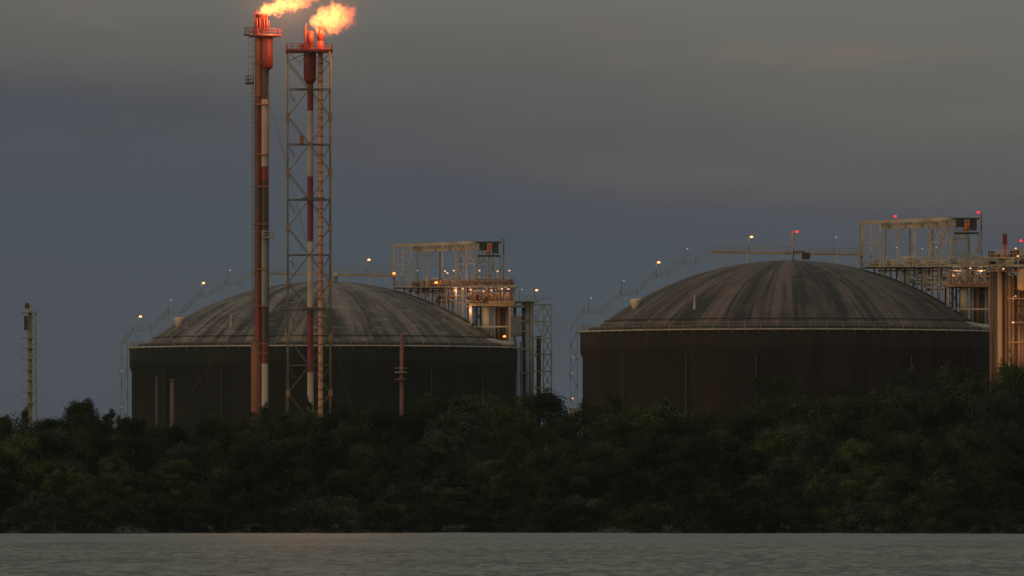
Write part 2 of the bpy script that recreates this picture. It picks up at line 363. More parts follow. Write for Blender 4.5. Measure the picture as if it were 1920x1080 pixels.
def make_tank(k):
    d = TK[k]; O = d['o']; gz = 1.8; zb = gz - O.z
    def L(x, y, z): return O + Vector((x, y, z))
    side = d['side']
    t = thing('storage_tank', L(0, 0, zb), {'left': 'huge dark round gas storage tank with pale streaked dome, behind the two flare stacks',
              'right': 'huge dark brown round gas storage tank with darker radially striped dome, at right'}[k], 'storage tank', 'domed gas storage tanks')
    MB().lathe(L(0,0,0), [(R0-.45, zb), (R0-.45, -5.2), (R0, -4.0), (R0, 0), (R0-.5, .05), (RD+.2, .05)], 160, cap=False).build('wall', d['wall'], t)
    prof = [(max(RD*(1-i/40), .02), domez(RD*(1-i/40)) + .1) for i in range(41)]
    dm = MB().lathe(L(0,0,0), prof, 160, cap=False).build('dome_roof', d['dome'], t)
    MB().lathe(L(0,0,0), [(RD+.9, .06), (RD+.9, .75), (RD-.4, .80)], 160, cap=False).build('roof_curb', M['dark'], t)
    # rim pipe and its brackets, handrail round the top of the wall
    MB().ring(L(0,0,-.15), R0+.25, .17, 160, 6).build('rim_pipe', M['galv'], t)
    hr = MB(); hr.ring(L(0,0,1.25), R0-.25, .045, 160, 4); hr.ring(L(0,0,.65), R0-.25, .035, 160, 4)
    for i in range(80):
        a = 2*math.pi*i/80; hr.bar(L((R0-.25)*math.cos(a), (R0-.25)*math.sin(a), 0), L((R0-.25)*math.cos(a), (R0-.25)*math.sin(a), 1.3), .08)
    hr.build('handrail', M['walk'], t)
    br = MB()
    for i in range(96):
        a = 2*math.pi*(i+.5)/96; c, s = math.cos(a), math.sin(a); br.bar(L((R0+.05)*c, (R0+.05)*s, -.25), L((R0+.1)*c, (R0+.1)*s, -.75), .11)
    each('bracket', M['steel_dim'], t, br)
    # sprinkler ring on the dome foot
    MB().ring(L(0,0,domez(RD-2.2)+.3), RD-2.2, .08, 160, 5).build('roof_pipe', M['dark'], t)
    # upright thin pipes and stains fixed down the wall: conduit pipes
    cp = MB()
    for a in (-.62, -.98, -1.75, -2.1, -2.5):
        c, s = math.cos(a), math.sin(a); cp.tube([L((R0+.1)*c, (R0+.1)*s, zb), L((R0+.1)*c, (R0+.1)*s, -4.9)], .1, 5)
    each('wall_pipe', M['dark'], t, cp)
    # hatch and cone vent low on the roof
    hx, hy = -29.6, -11.5; hz = domez(math.hypot(hx, hy))
    hh = MB(); b = len(hh.v)
    hh.lathe(L(hx, hy, hz-.3), [(.45, 0), (.75, .9), (1.0, 1.9), (.95, 2.05)], 12); hh.box(L(hx+.3, hy, hz+1.7), (1.5, 1.3, .3))
    hh.build('roof_hatch', M['hatch'], t)
    vx, vy = -18.5, -26.5; vz = domez(math.hypot(vx, vy))
    MB().lathe(L(vx, vy, vz-.2), [(.42, 0), (.30, .5), (.16, 1.6), (.06, 2.9)], 10).build('cone_vent', M['pale'], t)
    # ---- roof walkway and stepped stair
    wy = 4.0
    wk = thing('roof_walkway', L(-14.7, wy, domez(15.2)), {'left': 'raised buff steel walkway over the crest of the left dome, stepping down its left slope',
                'right': 'raised buff steel walkway over the crest of the right dome, stepping down its left slope'}[k], 'walkway', 'walkways over the tank domes')
    def span(mb, a, b, w=1.1, hh_=.42):
        a, b = Vector(a), Vector(b)
        for s in (-1, 1): mb.bar(L(a.x, a.y+s*w/2, a.z), L(b.x, b.y+s*w/2, b.z), .12, hh_)
        mb.bar(L(*a), L(*b), w-.2, .07)
    dk = MB(); span(dk, (-14.7, wy, 15.4), (15.0, wy+5, 15.0)); dk.build('walkway_deck', M['walk'] if k == 'right' else M['walk'], wk)
    ra = MB()
    def rail(mb, a, b, n, hgt=1.1, w=1.1):
        a, b = Vector(a), Vector(b)
        for s in (-1, 1):
            e = Vector((0, s*w/2, 0))
            for q in (hgt, hgt*.55): mb.bar(L(*(a+e+Vector((0,0,q)))), L(*(b+e+Vector((0,0,q)))), .055)
            for i in range(n+1):
                p = a.lerp(b, i/n)+e; mb.bar(L(*p), L(*(p+Vector((0,0,hgt)))), .055)
    rail(ra, (-14.7, wy, 15.4), (15.0, wy+5, 15.0), 20)
    pts = [(-14.7, 15.4), (-17.8, 13.1), (-20.4, 13.1), (-23.4, 10.9), (-25.8, 10.6), (-29.2, 7.3), (-32.2, 7.1), (-35.8, 3.7), (-39.4, 3.5), (-41.6, .9)]
    st = MB(); rs_ = MB()
    for i in range(len(pts)-1):
        a = (pts[i][0], wy, pts[i][1]); b = (pts[i+1][0], wy, pts[i+1][1]); span(st, a, b, 1.0, .13); rail(rs_, a, b, 4, 1.0, 1.0)
    st.build('stair', M['fade'], wk); rs_.build('stair_rail', M['fade'], wk); ra.build('handrail', M['walk'], wk)
    po = MB()
    for x in (-14.2, -11.2, -7.9, -2.5, 2.5, 9.3, 12.6):
        y = wy + 5*(x+14.7)/29.7
        for s in (-1, 1): 
            z = domez(math.hypot(x, y+s*.6)); po.bar(L(x, y+s*.6, z-.2), L(x, y+s*.6, 15.2), .2)
    for x in (-18.2, -20.2, -23.8, -25.6, -29.6, -32.0, -36.2, -39.0):
        zt = [pts[i] for i in range(len(pts)) if pts[i][0] <= x+1.5][0][1]
        z = domez(min(math.hypot(x, wy), RD)) if math.hypot(x, wy) < RD else 0
        for s in (-1, 1): po.bar(L(x, wy+s*.5, z), L(x, wy+s*.5, zt), .11)
    each('post', M['galv'], wk, po)
    # ---- mast and box at the crest
    ms_ = thing('vent_mast', L(.8, 0, DH), {'left': 'short pale vent stub on the crest of the left dome', 'right': 'slim mast with a dark valve box on the crest of the right dome'}[k], 'mast')
    if side == 'right':
        MB().tube([L(.8,0,DH), L(.8,0,19.6)], .22, 8).build('mast_pole', M['steel'], ms_)
        MB().box(L(3.3, -.4, DH+.9), (1.6, 1.2, 1.3)).box(L(1.9, -.4, DH+1.7), (2.2, .3, .25)).build('valve_box', M['dark'], ms_)
        put_lamp('red', L(1.55, 0, 19.2), 'red beacon on the mast at the crest of the right dome', cat='beacon')
    else:
        MB().lathe(L(2.4, 0, DH-.1), [(.35, 0), (.35, 1.1), (.6, 1.15), (.6, 1.5), (.15, 1.9)], 10).build('vent_cap', M['cream'], ms_)
    # ---- curved gantry
    gx, gy, cy = 14.3, 10.0, 10.0-17.8; ZT, ZD = 21.3, 12.7
    gt = thing('curved_gantry', L(gx, gy, ZD), {'left': 'tall curved steel gantry frame above the right shoulder of the left tank', 'right': 'tall curved steel gantry frame topped by two red beacons, right tank'}[k], 'gantry', 'curved gantries over the tank decks')
    def A(r, th, z): return L(gx + r*math.sin(th), cy + r*math.cos(th), z)
    RI, RO = 17.8, 24.3
    def top(th): return ZT + .35*th
    for i in range(7):
        th = .2*i; MB().bar(A(RI, th, ZD-2.0), A(RI, th, top(th)), .42 if i in (0,1,3) else .34).build('column', M['steel'], gt)
    for i in range(0, 7):
        th = .2*i
        if i in (4,): continue
        MB().bar(A(RO, th, ZD-1.0), A(RO, th, top(th)), .34).build('column', M['steel_dim'], gt)
    for r_, dz_, w_, h_, s0 in ((RI, 0, .34, .62, 0), (RO, 0, .3, .4, 0), (RI+2.2, -.9, .5, .95, 2)):
        gb = MB()
        for i in range(s0, 12): gb.bar(A(r_, .1*i, top(.1*i)+dz_), A(r_, .1*(i+1), top(.1*(i+1))+dz_), w_, h_)
        gb.build('top_girder', M['steel'], gt)
    cb = MB()
    for i in range(7): cb.bar(A(RI, .2*i, top(.2*i)-.1), A(RO, .2*i, top(.2*i)-.1), .25, .35)
    each('cross_beam', M['steel'], gt, cb)
    def X(r, a, b, z0, z1, w=.16):
        xb = MB(); xb.bar(A(r,a,z0), A(r,b,z1), w); xb.bar(A(r,a,z1), A(r,b,z0), w); xb.bar(A(r,a,z0), A(r,b,z0), w); xb.build('cross_brace', M['galv'], gt)
    X(RI, 0, .2, 17.3, 21.2); X(RI, 0, .2, ZD, 17.3); MB().bar(A(RI, .1, ZD), A(RI, .1, 21.2), .26).build('middle_column', M['steel'], gt)
    X(RI, 1.0, 1.2, 17.3, 21.2); X(RI, .8, 1.0, ZD, 17.3); X(RI, .8, 1.0, 17.3, 21.2)
    X(RO, 1.0, 1.2, ZD, 17.3); X(RO, .8, 1.0, 17.3, 21.0); X(RO, .2, .4, 17.3, 21.0, .12)
    # slatted wall behind the crane bay
    if True:
        sb = MB()
        for i in range(9): sb.bar(A(RO+.4, .74+.028*i, ZD+.4), A(RO+.4, .74+.028*i, 20.6), .10)
        for z in (15, 18, 20.6): sb.bar(A(RO+.4, .74, z), A(RO+.4, .97, z), .16)
        sb.build('screen', M['steel_dim'], gt)
    # crane trolley hung from the girder
    cr = thing('crane_trolley', A(RI+2.2, 1.32, top(1.2)-2.5), {'left': 'dark hoist trolley with an orange hook block at the right end of the left gantry', 'right': 'dark hoist trolley with an orange hook block at the right end of the right gantry'}[k], 'hoist', 'hoist trolleys on the gantries')
    c0 = A(RI+2.2, 1.32, top(1.2)) 
    MB().box(c0 + Vector((-.9, 0, -.9)), (1.6, 1.5, 1.7)).box(c0 + Vector((1.6, 0, -1.3)), (1.3, 1.4, 2.2)).box(c0 + Vector((.2, 0, -.1)), (5.2, 1.8, .3)).box(c0+Vector((.3,0,-2.9)), (4.6, 1.7, .35)).build('trolley_body', M['dark'], cr)
    MB().box(c0 + Vector((.45, -.6, -1.1)), (.8, .8, 1.1)).lathe(c0+Vector((.15,-.6,-2.5)), [(.3,0),(.5,.4),(.4,.9)], 10).build('hook_block', M['orangepaint'], cr)
    fr = MB()
    for s in (-1.9, .2, 2.6): fr.bar(c0+Vector((s, .3, -3)), c0+Vector((s, .3, ZD-top(1.2))), .22)
    each('hanger', M['steel_dim'], cr, fr)
    MB().bar(A(RO, 1.2, top(1.2)), A(RO, 1.2, top(1.2)+.9), .42).build('end_post', M['steel_dim'], cr)
    # ---- process decks
    pf = thing('process_platform', L(29.8, 0, 4), {'left': 'lamp-lit two-level steel pump platform over the right edge of the left tank', 'right': 'two-level steel pump platform with an inclined ladder, over the right edge of the right tank'}[k], 'platform', 'pump platforms over the tank rims')
    yf, yb = -8.0, 8.0; x1 = 39.6 if side == 'left' else 43.5
    ud = MB()
    for i in range(12): ud.bar(A(RI-.4, .1*i, ZD-.2), A(RI-.4, .1*(i+1), ZD-.2), .3, .42); ud.bar(A(RI+3.2, .1*i, ZD-.25), A(RI+3.2, .1*(i+1), ZD-.25), 7, .12)
    ud.box(L((30+x1)/2, -2, ZD-.2), (x1-30, 14, .45)).box(L(22.5, 0, ZD-.35), (16, 12, .15)).build('upper_deck', M['steel'], pf)
    rd = random.Random(5 if side == 'left' else 9)
    rr = MB()
    for q in (.55, 1.1):
        for i in range(12): rr.bar(A(RI-.5, .1*i, ZD+q), A(RI-.5, .1*(i+1), ZD+q), .06)
        rr.bar(L(30, -9, ZD+q), L(x1, -9, ZD+q), .06); rr.bar(L(x1, -9, ZD+q), L(x1, 5, ZD+q), .06)
    for i in range(24): rr.bar(A(RI-.5, .05*i, ZD), A(RI-.5, .05*i, ZD+1.1), .06)
    for i in range(10): rr.bar(L(30+(x1-30)*i/9, -9, ZD), L(30+(x1-30)*i/9, -9, ZD+1.1), .06)
    LX0, LX1, LZ = 29.8, 39.2, 8.7
    rr.build('handrail', M['maroon'] if side == 'left' else M['galv'], pf); rr = MB()
    for q in (.55, 1.1): rr.bar(L(LX0, yf-.6, LZ+q), L(LX1, yf-.6, LZ+q), .06)
    for i in range(9): rr.bar(L(LX0+(LX1-LX0)*i/8, yf-.6, LZ), L(LX0+(LX1-LX0)*i/8, yf-.6, LZ+1.1), .06)
    rr.build('handrail', M['maroon'] if side == 'left' else M['galv'], pf)
    MB().box(L((LX0+LX1)/2, -2, LZ), (LX1-LX0, 13.2, .5)).box(L((LX0+LX1)/2+2, -8.75, LZ+.5), (LX1-LX0-4, .2, .5)).build('lower_deck', M['tanpale'] if side == 'left' else M['tan'], pf)
    for x, y in ((16.5, 3), (19.5, 0), (22.3, -1), (24.6, -2), (27.2, -4), (20.8, 5), (25.6, 3), (28.6, -5)):
        zz = domez(math.hypot(x, y)); MB().bar(L(x, y, zz-.2), L(x, y, ZD-.4), .34 if y < 0 else .28).build('leg', M['steel'], pf)
    for x, y, w_ in ((30.2, -8, .5), (38.2, -8, .5), (30.2, 4, .34), (38.2, 4, .34), (33, 4, .3), (39.4, -2, .4)):
        rr0 = math.hypot(x, y); z0 = domez(rr0) if rr0 < RD else 0
        MB().bar(L(x, y, z0-.1), L(x, y, LZ-.2), w_).build('leg', M['tanpale'] if (side == 'left' and y < 0) else M['steel'], pf)
    for x in (30.6, 33.8, 37, 39.2): MB().bar(L(x, -8, LZ), L(x, -8, ZD-.3), .28).build('column', M['tan'] if x < 38 else M['steel_dim'], pf)
    br2 = MB()
    br2.bar(L(32.0, -8.1, LZ+.3), L(34.4, -8.1, ZD-.4), .2); br2.bar(L(20.5, -1, ZD-.5), L(29.8, -5, LZ-.4), .26); br2.bar(L(24.5, -2, 9.2), L(30.2, -5, 9.2), .3)
    br2.bar(L(24.5, -2, 12.3), L(30.2, -5, 9.2), .2); br2.bar(L(30.2, -8.1, 4.2), L(38.2, -8.1, 4.2), .32); br2.bar(L(22, -2, 10.6), L(30, -5, 10.6), .14)
    br2.bar(L(30.6, 3, 4.6), L(33.2, 3, LZ), .16); br2.bar(L(33, 3, 4.6), L(30.4, 3, LZ), .16)
    each('beam', M['steel'], pf, br2)
    if side == 'right':
        la = MB(); p0, p1 = L(32.6, -9.2, ZD+1.0), L(35.0, -9.2, LZ+.1)
        for s in (-.65, .65): la.bar(p0+Vector((s,0,0)), p1+Vector((s,0,0)), .16)
        for i in range(11): q = p0.lerp(p1, (i+.5)/11); la.bar(q-Vector((.65,0,0)), q+Vector((.65,0,0)), .1)
        la.build('ladder', M['steel'], pf)
    # risers and vessels under the lower deck
    rs = [(33.4, -6, .85, 'cream', 1.6), (34.9, -5, .35, 'pale', .6), (35.9, -4, .42, 'tan', .6), (31.4, 0, .25, 'steel', 2), (32.2, 2, .2, 'steel', 2), (37.6, -3, .3, 'pale', 0)]
    for x, y, r, mm, z0 in rs:
        MB().tube([L(x,y,z0), L(x,y,LZ-.2)], r, 12).build('riser_pipe', M[mm], pf)
    MB().lathe(L(36.9, -1.5, .1), [(1.5, 0), (1.6, .4), (1.6, 8.0), (1.2, 8.3)], 20).build('vessel', M['brown'], pf)
    MB().tube([L(28.2, -9.5, 3.2), L(30.6, -10, 2.4), L(33.2, -11, 1.2), L(37, -12.5, .6), L(39, -12, .5)], [.45,.6,.7,.7,.6], 10).build('branch_pipe', M['pale'], pf)
    # clutter on the decks: valves, small pipes, cabinets
    eq = MB(); eq2 = MB()
    for i in range(46):
        x = rd.uniform(15.5, x1-.8); y = rd.uniform(-6, 4); hgt = rd.uniform(.4, 1.5)
        rr0 = math.hypot(x-gx, y-cy)
        if x < 30 and rr0 < RI: y = cy + math.sqrt(max((RI+1)**2-(x-gx)**2, 0)) + rd.uniform(0, 4)
        (eq if i % 2 else eq2).box(L(x, y, ZD+hgt/2), (rd.uniform(.3, 1.3), rd.uniform(.3, 1.2), hgt), rd.uniform(0, 1))
        if i % 3 == 0: eq2.tube([L(x,y,ZD), L(x,y,ZD+rd.uniform(1.2,2.3))], .1, 5)
    for i in range(34):
        x = rd.uniform(LX0+.4, LX1-.4); y = rd.uniform(-7, 3); hgt = rd.uniform(.4, 2.6)
        (eq if i % 2 else eq2).box(L(x, y, LZ+.25+hgt/2), (rd.uniform(.25, .9), rd.uniform(.3, 1), hgt), rd.uniform(0, 1))
    for i in range(12):
        x = rd.uniform(17, 29); z = rd.uniform(max(domez(x)+.6, 6.8), ZD-.6)
        eq2.tube([L(x, -2, z), L(x+rd.uniform(1.5, 5), -3, z)], rd.uniform(.08, .2), 6)
        eq.box(L(x, -1, z), (rd.uniform(.4, 1.2), .8, rd.uniform(.3, .9)))
    for i in range(26):      # fine uprights and short pipe drops on and under the decks
        x = 17.5 + (x1-18.5)*i/25 + rd.uniform(-.2, .2); y = -3.5
        zt = ZD + (rd.uniform(1.2, 2.6) if i % 4 else 3.4); z0_ = max(domez(math.hypot(x, y)) if x < RD else .2, (LZ if 30 < x < 39 else 0))
        eq2.bar(L(x, y, z0_), L(x, y, zt if i % 2 else ZD-.3), rd.choice((.10, .14, .18)))
    for i in range(14):
        x = 30.2 + 8.8*i/13; eq2.bar(L(x, 1.5, domez(x) if x < RD else .2), L(x, 1.5, LZ-.3), rd.choice((.12, .2)))
    for z in (ZD-1.1, ZD-2.2, LZ+1.9, LZ-1.2): eq2.bar(L(24 if z > LZ else 31, -3.6, z), L(LX1, -3.6, z), .16)
    st_ = MB(); cp_ = MB()
    for i in range(60):
        x = rd.uniform(17, x1-.6); y = rd.uniform(-5, 3); dz = max(domez(math.hypot(x, y)), .2) if math.hypot(x, y) < RD else .2
        lo_, hi_ = (max(dz, LZ), ZD+rd.uniform(.8, 2.4)) if x > 30 else (dz, ZD+rd.uniform(-.3, 2.2))
        st_.bar(L(x, y, lo_), L(x, y, hi_), rd.choice((.09, .12, .16)))
    for i in range(36):
        x = rd.uniform(19, x1-3.5); z = rd.choice((ZD+.5, ZD+1.0, ZD+1.6, ZD-.9, ZD-1.7, ZD-2.6, LZ+.9, LZ+1.6)); x = max(x, 29.5) if z < ZD-1.2 else x
        cp_.bar(L(x, rd.uniform(-5, 2), z), L(min(x+rd.uniform(1.5, 5), x1-.3), rd.uniform(-5, 2), z), rd.choice((.1, .14, .22)))
    each('stanchion', M['steel'], pf, st_); each('cross_pipe', M['steel'] if side == 'right' else M['tanpale'], pf, cp_)
    for z in (ZD+.35, ZD+.75): eq2.tube([L(22, -3, z), L(x1-.5, -5, z)], .14, 6)
    for z in (LZ+.6, LZ+2.9): eq2.tube([L(LX0, -5, z), L(LX1, -5.5, z)], .16, 6)
    each('valve_box', M['steel_dim'] if side == 'right' else M['tan'], pf, eq); each('pipe_fitting', M['tan'] if side == 'left' else M['steel'], pf, eq2)
    # outer stair on the left side of the wall
    sp = thing('side_stair', L(-R0-1.2, wy, zb), {'left': 'faint thin stair frame against the left side of the left tank', 'right': 'faint thin stair frame against the left side of the right tank'}[k], 'stair', 'stair frames on the tank sides')
    sf = MB()
    for s in (-.75, .55):
        for q in (-1, 1): sf.bar(L(-R0-1.1+s, wy+q, zb), L(-R0-1.1+s, wy+q, 1.2), .09)
    sf.build('frame', M['fade'], sp)
    fl = MB(); z = zb; i = 0
    while z < -2.2:
        x0, x1_ = (-R0-1.75, -R0-.6) if i % 2 else (-R0-.6, -R0-1.75)
        fl.bar(L(x0, wy, z), L(x1_, wy, z+2.6), .12, .1); fl.box(L(x1_, wy, z+2.6), (.6, 2, .1)); z += 2.6; i += 1
    fl.build('stair_flight', M['fade'], sp)
    return L

LL = make_tank('left'); LR = make_tank('right')

# ------------------------------------------------------------------ lamps
nm = {'left': 'left', 'right': 'right'}
for k, Lf, lit in (('left', LL, (9.2, -24.9, -37.9)), ('right', LR, (-7.06, -24.6))):
    spots = [(9.2, 18.2, 'over the crest walkway, nearest its gantry'), (-7.06, 18.3, 'over the crest walkway, left of the apex'), (-19.4, 16.0, 'on the highest stair landing'),
             (-24.9, 13.4, 'on the second stair landing from the top'), (-31.6, 9.9, 'on the third stair landing from the top'), (-37.9, 6.5, 'on the lowest stair landing by the rim')]
    for x, z, w_ in spots:
        on = any(abs(x-q) < .6 for q in lit)
        put_lamp('warm' if on else 'dim', Lf(x, 4.0, z), ('bright orange pole lamp ' if on else 'dim unlit-looking pole lamp ') + w_ + ' of the ' + k + ' dome', 'pole lamps along the dome walkways')
        if on: point(Lf(x+.0, 3.4, z-.5), 35, (1, .55, .25), .2)
def lx(px): return (px-607.5)*.10974
def lz(py): return (652-py)*.10974
def rx(px): return (px-1479)*.10228
def rz_(py): return (622-py)*.10228
ordw = ['leftmost', 'second', 'third', 'fourth', 'fifth', 'sixth', 'seventh', 'eighth', 'ninth', 'tenth']
for i, (px, py) in enumerate([(783,508), (834.5,509), (839,512.5), (851,508), (899,508), (933,509), (955,508)]):
    w_ = 'leftmost' if i == 0 else ordw[i] + ' from the left'
    put_lamp('deckdim' if i in (0,) else 'deck', LL(lx(px), -3, lz(py)), 'pale lamp above the left upper deck, ' + w_ + ' of seven', 'small lamps on the left platform')
for i, (px, py) in enumerate([(853,546), (868,543), (883,544.5), (907,547.6), (921.6,546), (941,543), (953.6,543.6)]):
    w_ = 'leftmost' if i == 0 else ordw[i] + ' from the left'
    put_lamp('deck', LL(lx(px), -8.9, lz(py)), 'glowing lamp between the left platform decks, ' + w_ + ' of seven', 'small lamps on the left platform')
for x, y, z, p in ((lx(855), -5, 11.6, 85), (lx(883), -6, 11.6, 85), (lx(915), -5, 11.6, 85), (lx(945), -5, 11.6, 85), (lx(818), -3, 13.6, 60), (lx(880), -9, 7.4, 90), (lx(925), -10, 6.5, 90), (lx(842), -2, 16, 90), (lx(900), 0, 16, 90)):
    point(LL(x, y, z), p, (1, .66, .42), .3)
put_lamp('orange', LL(lx(818), -3.5, lz(530.5)), 'bright orange lamp on the upper deck under the gantry, left tank', None)
put_lamp('orange', LL(lx(738), 8, lz(511)), 'small orange lamp where the walkway meets the left gantry', None)
put_lamp('orange', LL(lx(946), -10, lz(632)), 'reddish lamp low by the rim rail at the right of the left tank', None)
for i, (px, py) in enumerate([(1681,464), (1729.6,466.6), (1755.7,463.4)]):
    put_lamp('deckdim', LR(rx(px), 0, rz_(py)), 'faint pale lamp inside the right gantry, ' + ['leftmost', 'middle', 'rightmost'][i] + ' of three', 'faint lamps inside the right gantry')
for i, (px, py) in enumerate([(1784,518.5), (1816,505), (1877.5,506)]):
    put_lamp('deck', LR(rx(px), -9.3, rz_(py)), 'pale lamp between the right platform decks, ' + ['leftmost', 'middle', 'rightmost'][i] + ' of three', 'small lamps on the right platform')
put_lamp('orange', LR(rx(1812), -2, rz_(421)), 'orange lamp beside the hoist of the right gantry', None)
put_lamp('red', LR(rx(1681), 8, rz_(403.5)), 'red beacon on top of the right gantry, above its third column', 'red beacons on the right gantry', 'beacon')
put_lamp('red', LR(rx(1834), 0, rz_(398)), 'red beacon on the right end of the right gantry', 'red beacons on the right gantry', 'beacon')
for x, y, z, p in ((rx(1790), -6, 11.4, 60), (rx(1840), -6, 11.4, 90), (rx(1700), 0, 15, 50), (rx(1835), -10, 6.5, 30)):
    point(LR(x, y, z), p, (1, .6, .34), .3)

# ------------------------------------------------------------------ pipe and stair tower right of the left tank
def stair_tower():
    z0 = 1.8 - LL(0,0,0).z
    t = thing('stair_tower', LL(44.3, -3, z0), 'open green-grey braced stair tower standing right of the left tank', 'stair tower')
    xa, xb_ = lx(1000), lx(1034); ya, yb = -5.5, -1.5; zt = lz(572)
    for x in (xa, (xa+xb_)/2+.2, xb_):
        for y in (ya, yb): MB().bar(LL(x, y, z0), LL(x, y, zt), .26 if y == ya else .2).build('column', M['steel_dim'], t)
    n = 13; fl = MB(); br = MB(); rl = MB()
    for i in range(n+1):
        z = zt + (z0-zt)*i/n; fl = MB()
        for y in (ya, yb): fl.bar(LL(xa, y, z), LL(xb_, y, z), .2, .24)
        for x in (xa, xb_): fl.bar(LL(x, ya, z), LL(x, yb, z), .2, .24)
        fl.build('floor_beam', M['steel_dim'], t)
        if i < n:
            zn = zt + (z0-zt)*(i+1)/n; xm = (xa+xb_)/2+.2
            br.bar(LL(xm, ya, z), LL(xb_, ya, zn), .13); br.bar(LL(xb_, ya, z), LL(xm, ya, zn), .13)
            a, b = (xa+.3, xm) if i % 2 else (xm, xa+.3)
            br.bar(LL(a, -3.5, z), LL(b, -3.5, zn), .5, .1); rl.bar(LL(a, -4, z+1), LL(b, -4, zn+1), .06); rl.bar(LL(a, -3, z+1), LL(b, -3, zn+1), .06)
            for y in (ya,): rl.bar(LL(xa, y, z+1), LL(xb_, y, z+1), .06)
    br.build('brace', M['lattice'], t); rl.build('handrail', M['steel_dim'], t)
    MB().bar(LL(lx(1010), -2, z0), LL(lx(1010), -2, lz(630)), .9, .9).build('lift_shaft', M['dark'], t)
    MB().box(LL((xa+xb_)/2, -3.5, zt), (xb_-xa-.5, 3.4, .12)).build('top_floor', M['steel_dim'], t)
    p = thing('pipe_rack', LL(41.5, -1, z0), 'bundle of tall cold grey pipes between the left tank and its stair tower', 'pipe rack')
    for px, w_, mm, top, y in ((970.5, .28, 'bluegrey', 655, -6), (977, .35, 'bluegrey', 640, -4), (982, .42, 'dark', 565, -3), (989.5, .62, 'bluegrey', 568, -4.5), (997, .42, 'steel_dim', 566, -5), (965, .3, 'steel_dim', 566, -2)):
        MB().tube([LL(lx(px), y, z0), LL(lx(px), y, lz(top))], w_*.95, 12).build('pipe', M[mm], p)
    b = MB()
    for py in (568, 603, 622, 655, 700): b.bar(LL(lx(960), -5, lz(py)), LL(lx(1001), -5, lz(py)), .22, .3)
    b.bar(LL(lx(970), -5.2, lz(622)), LL(lx(1000), -5.2, lz(590)), .14); b.bar(LL(lx(970), -5.2, lz(600)), LL(lx(1000), -5.2, lz(575)), .14)
    each('cross_beam', M['steel_dim'], p, b)
    MB().box(LL(lx(970), -1, lz(612)), (2.6, 3, 4.2)).build('side_cabin', M['bluegrey'], p)
    MB().box(LL(lx(959), -4, lz(575)), (5.4, 5, .5)).box(LL(lx(988), -4, lz(566)), (5, 4, .25)).build('bridge_deck', M['steel_dim'], p)
    r = MB()
    for q in (.55, 1.1): r.bar(LL(lx(965), -6.2, lz(566)+q), LL(lx(1034), -6.2, lz(566)+q), .06)
    for i in range(10): r.bar(LL(lx(965+7.6*i), -6.2, lz(566)), LL(lx(965+7.6*i), -6.2, lz(566)+1.1), .06)
    r.build('handrail', M['steel_dim'], p)
    put_lamp('warm', LL(lx(1006), -5, lz(545)), 'bright orange pole lamp above the stair tower right of the left tank')
    put_lamp('dim', LL(lx(978.5), -5, lz(544)), 'faint pole lamp at the top of the grey pipe bundle, left tank')
stair_tower()

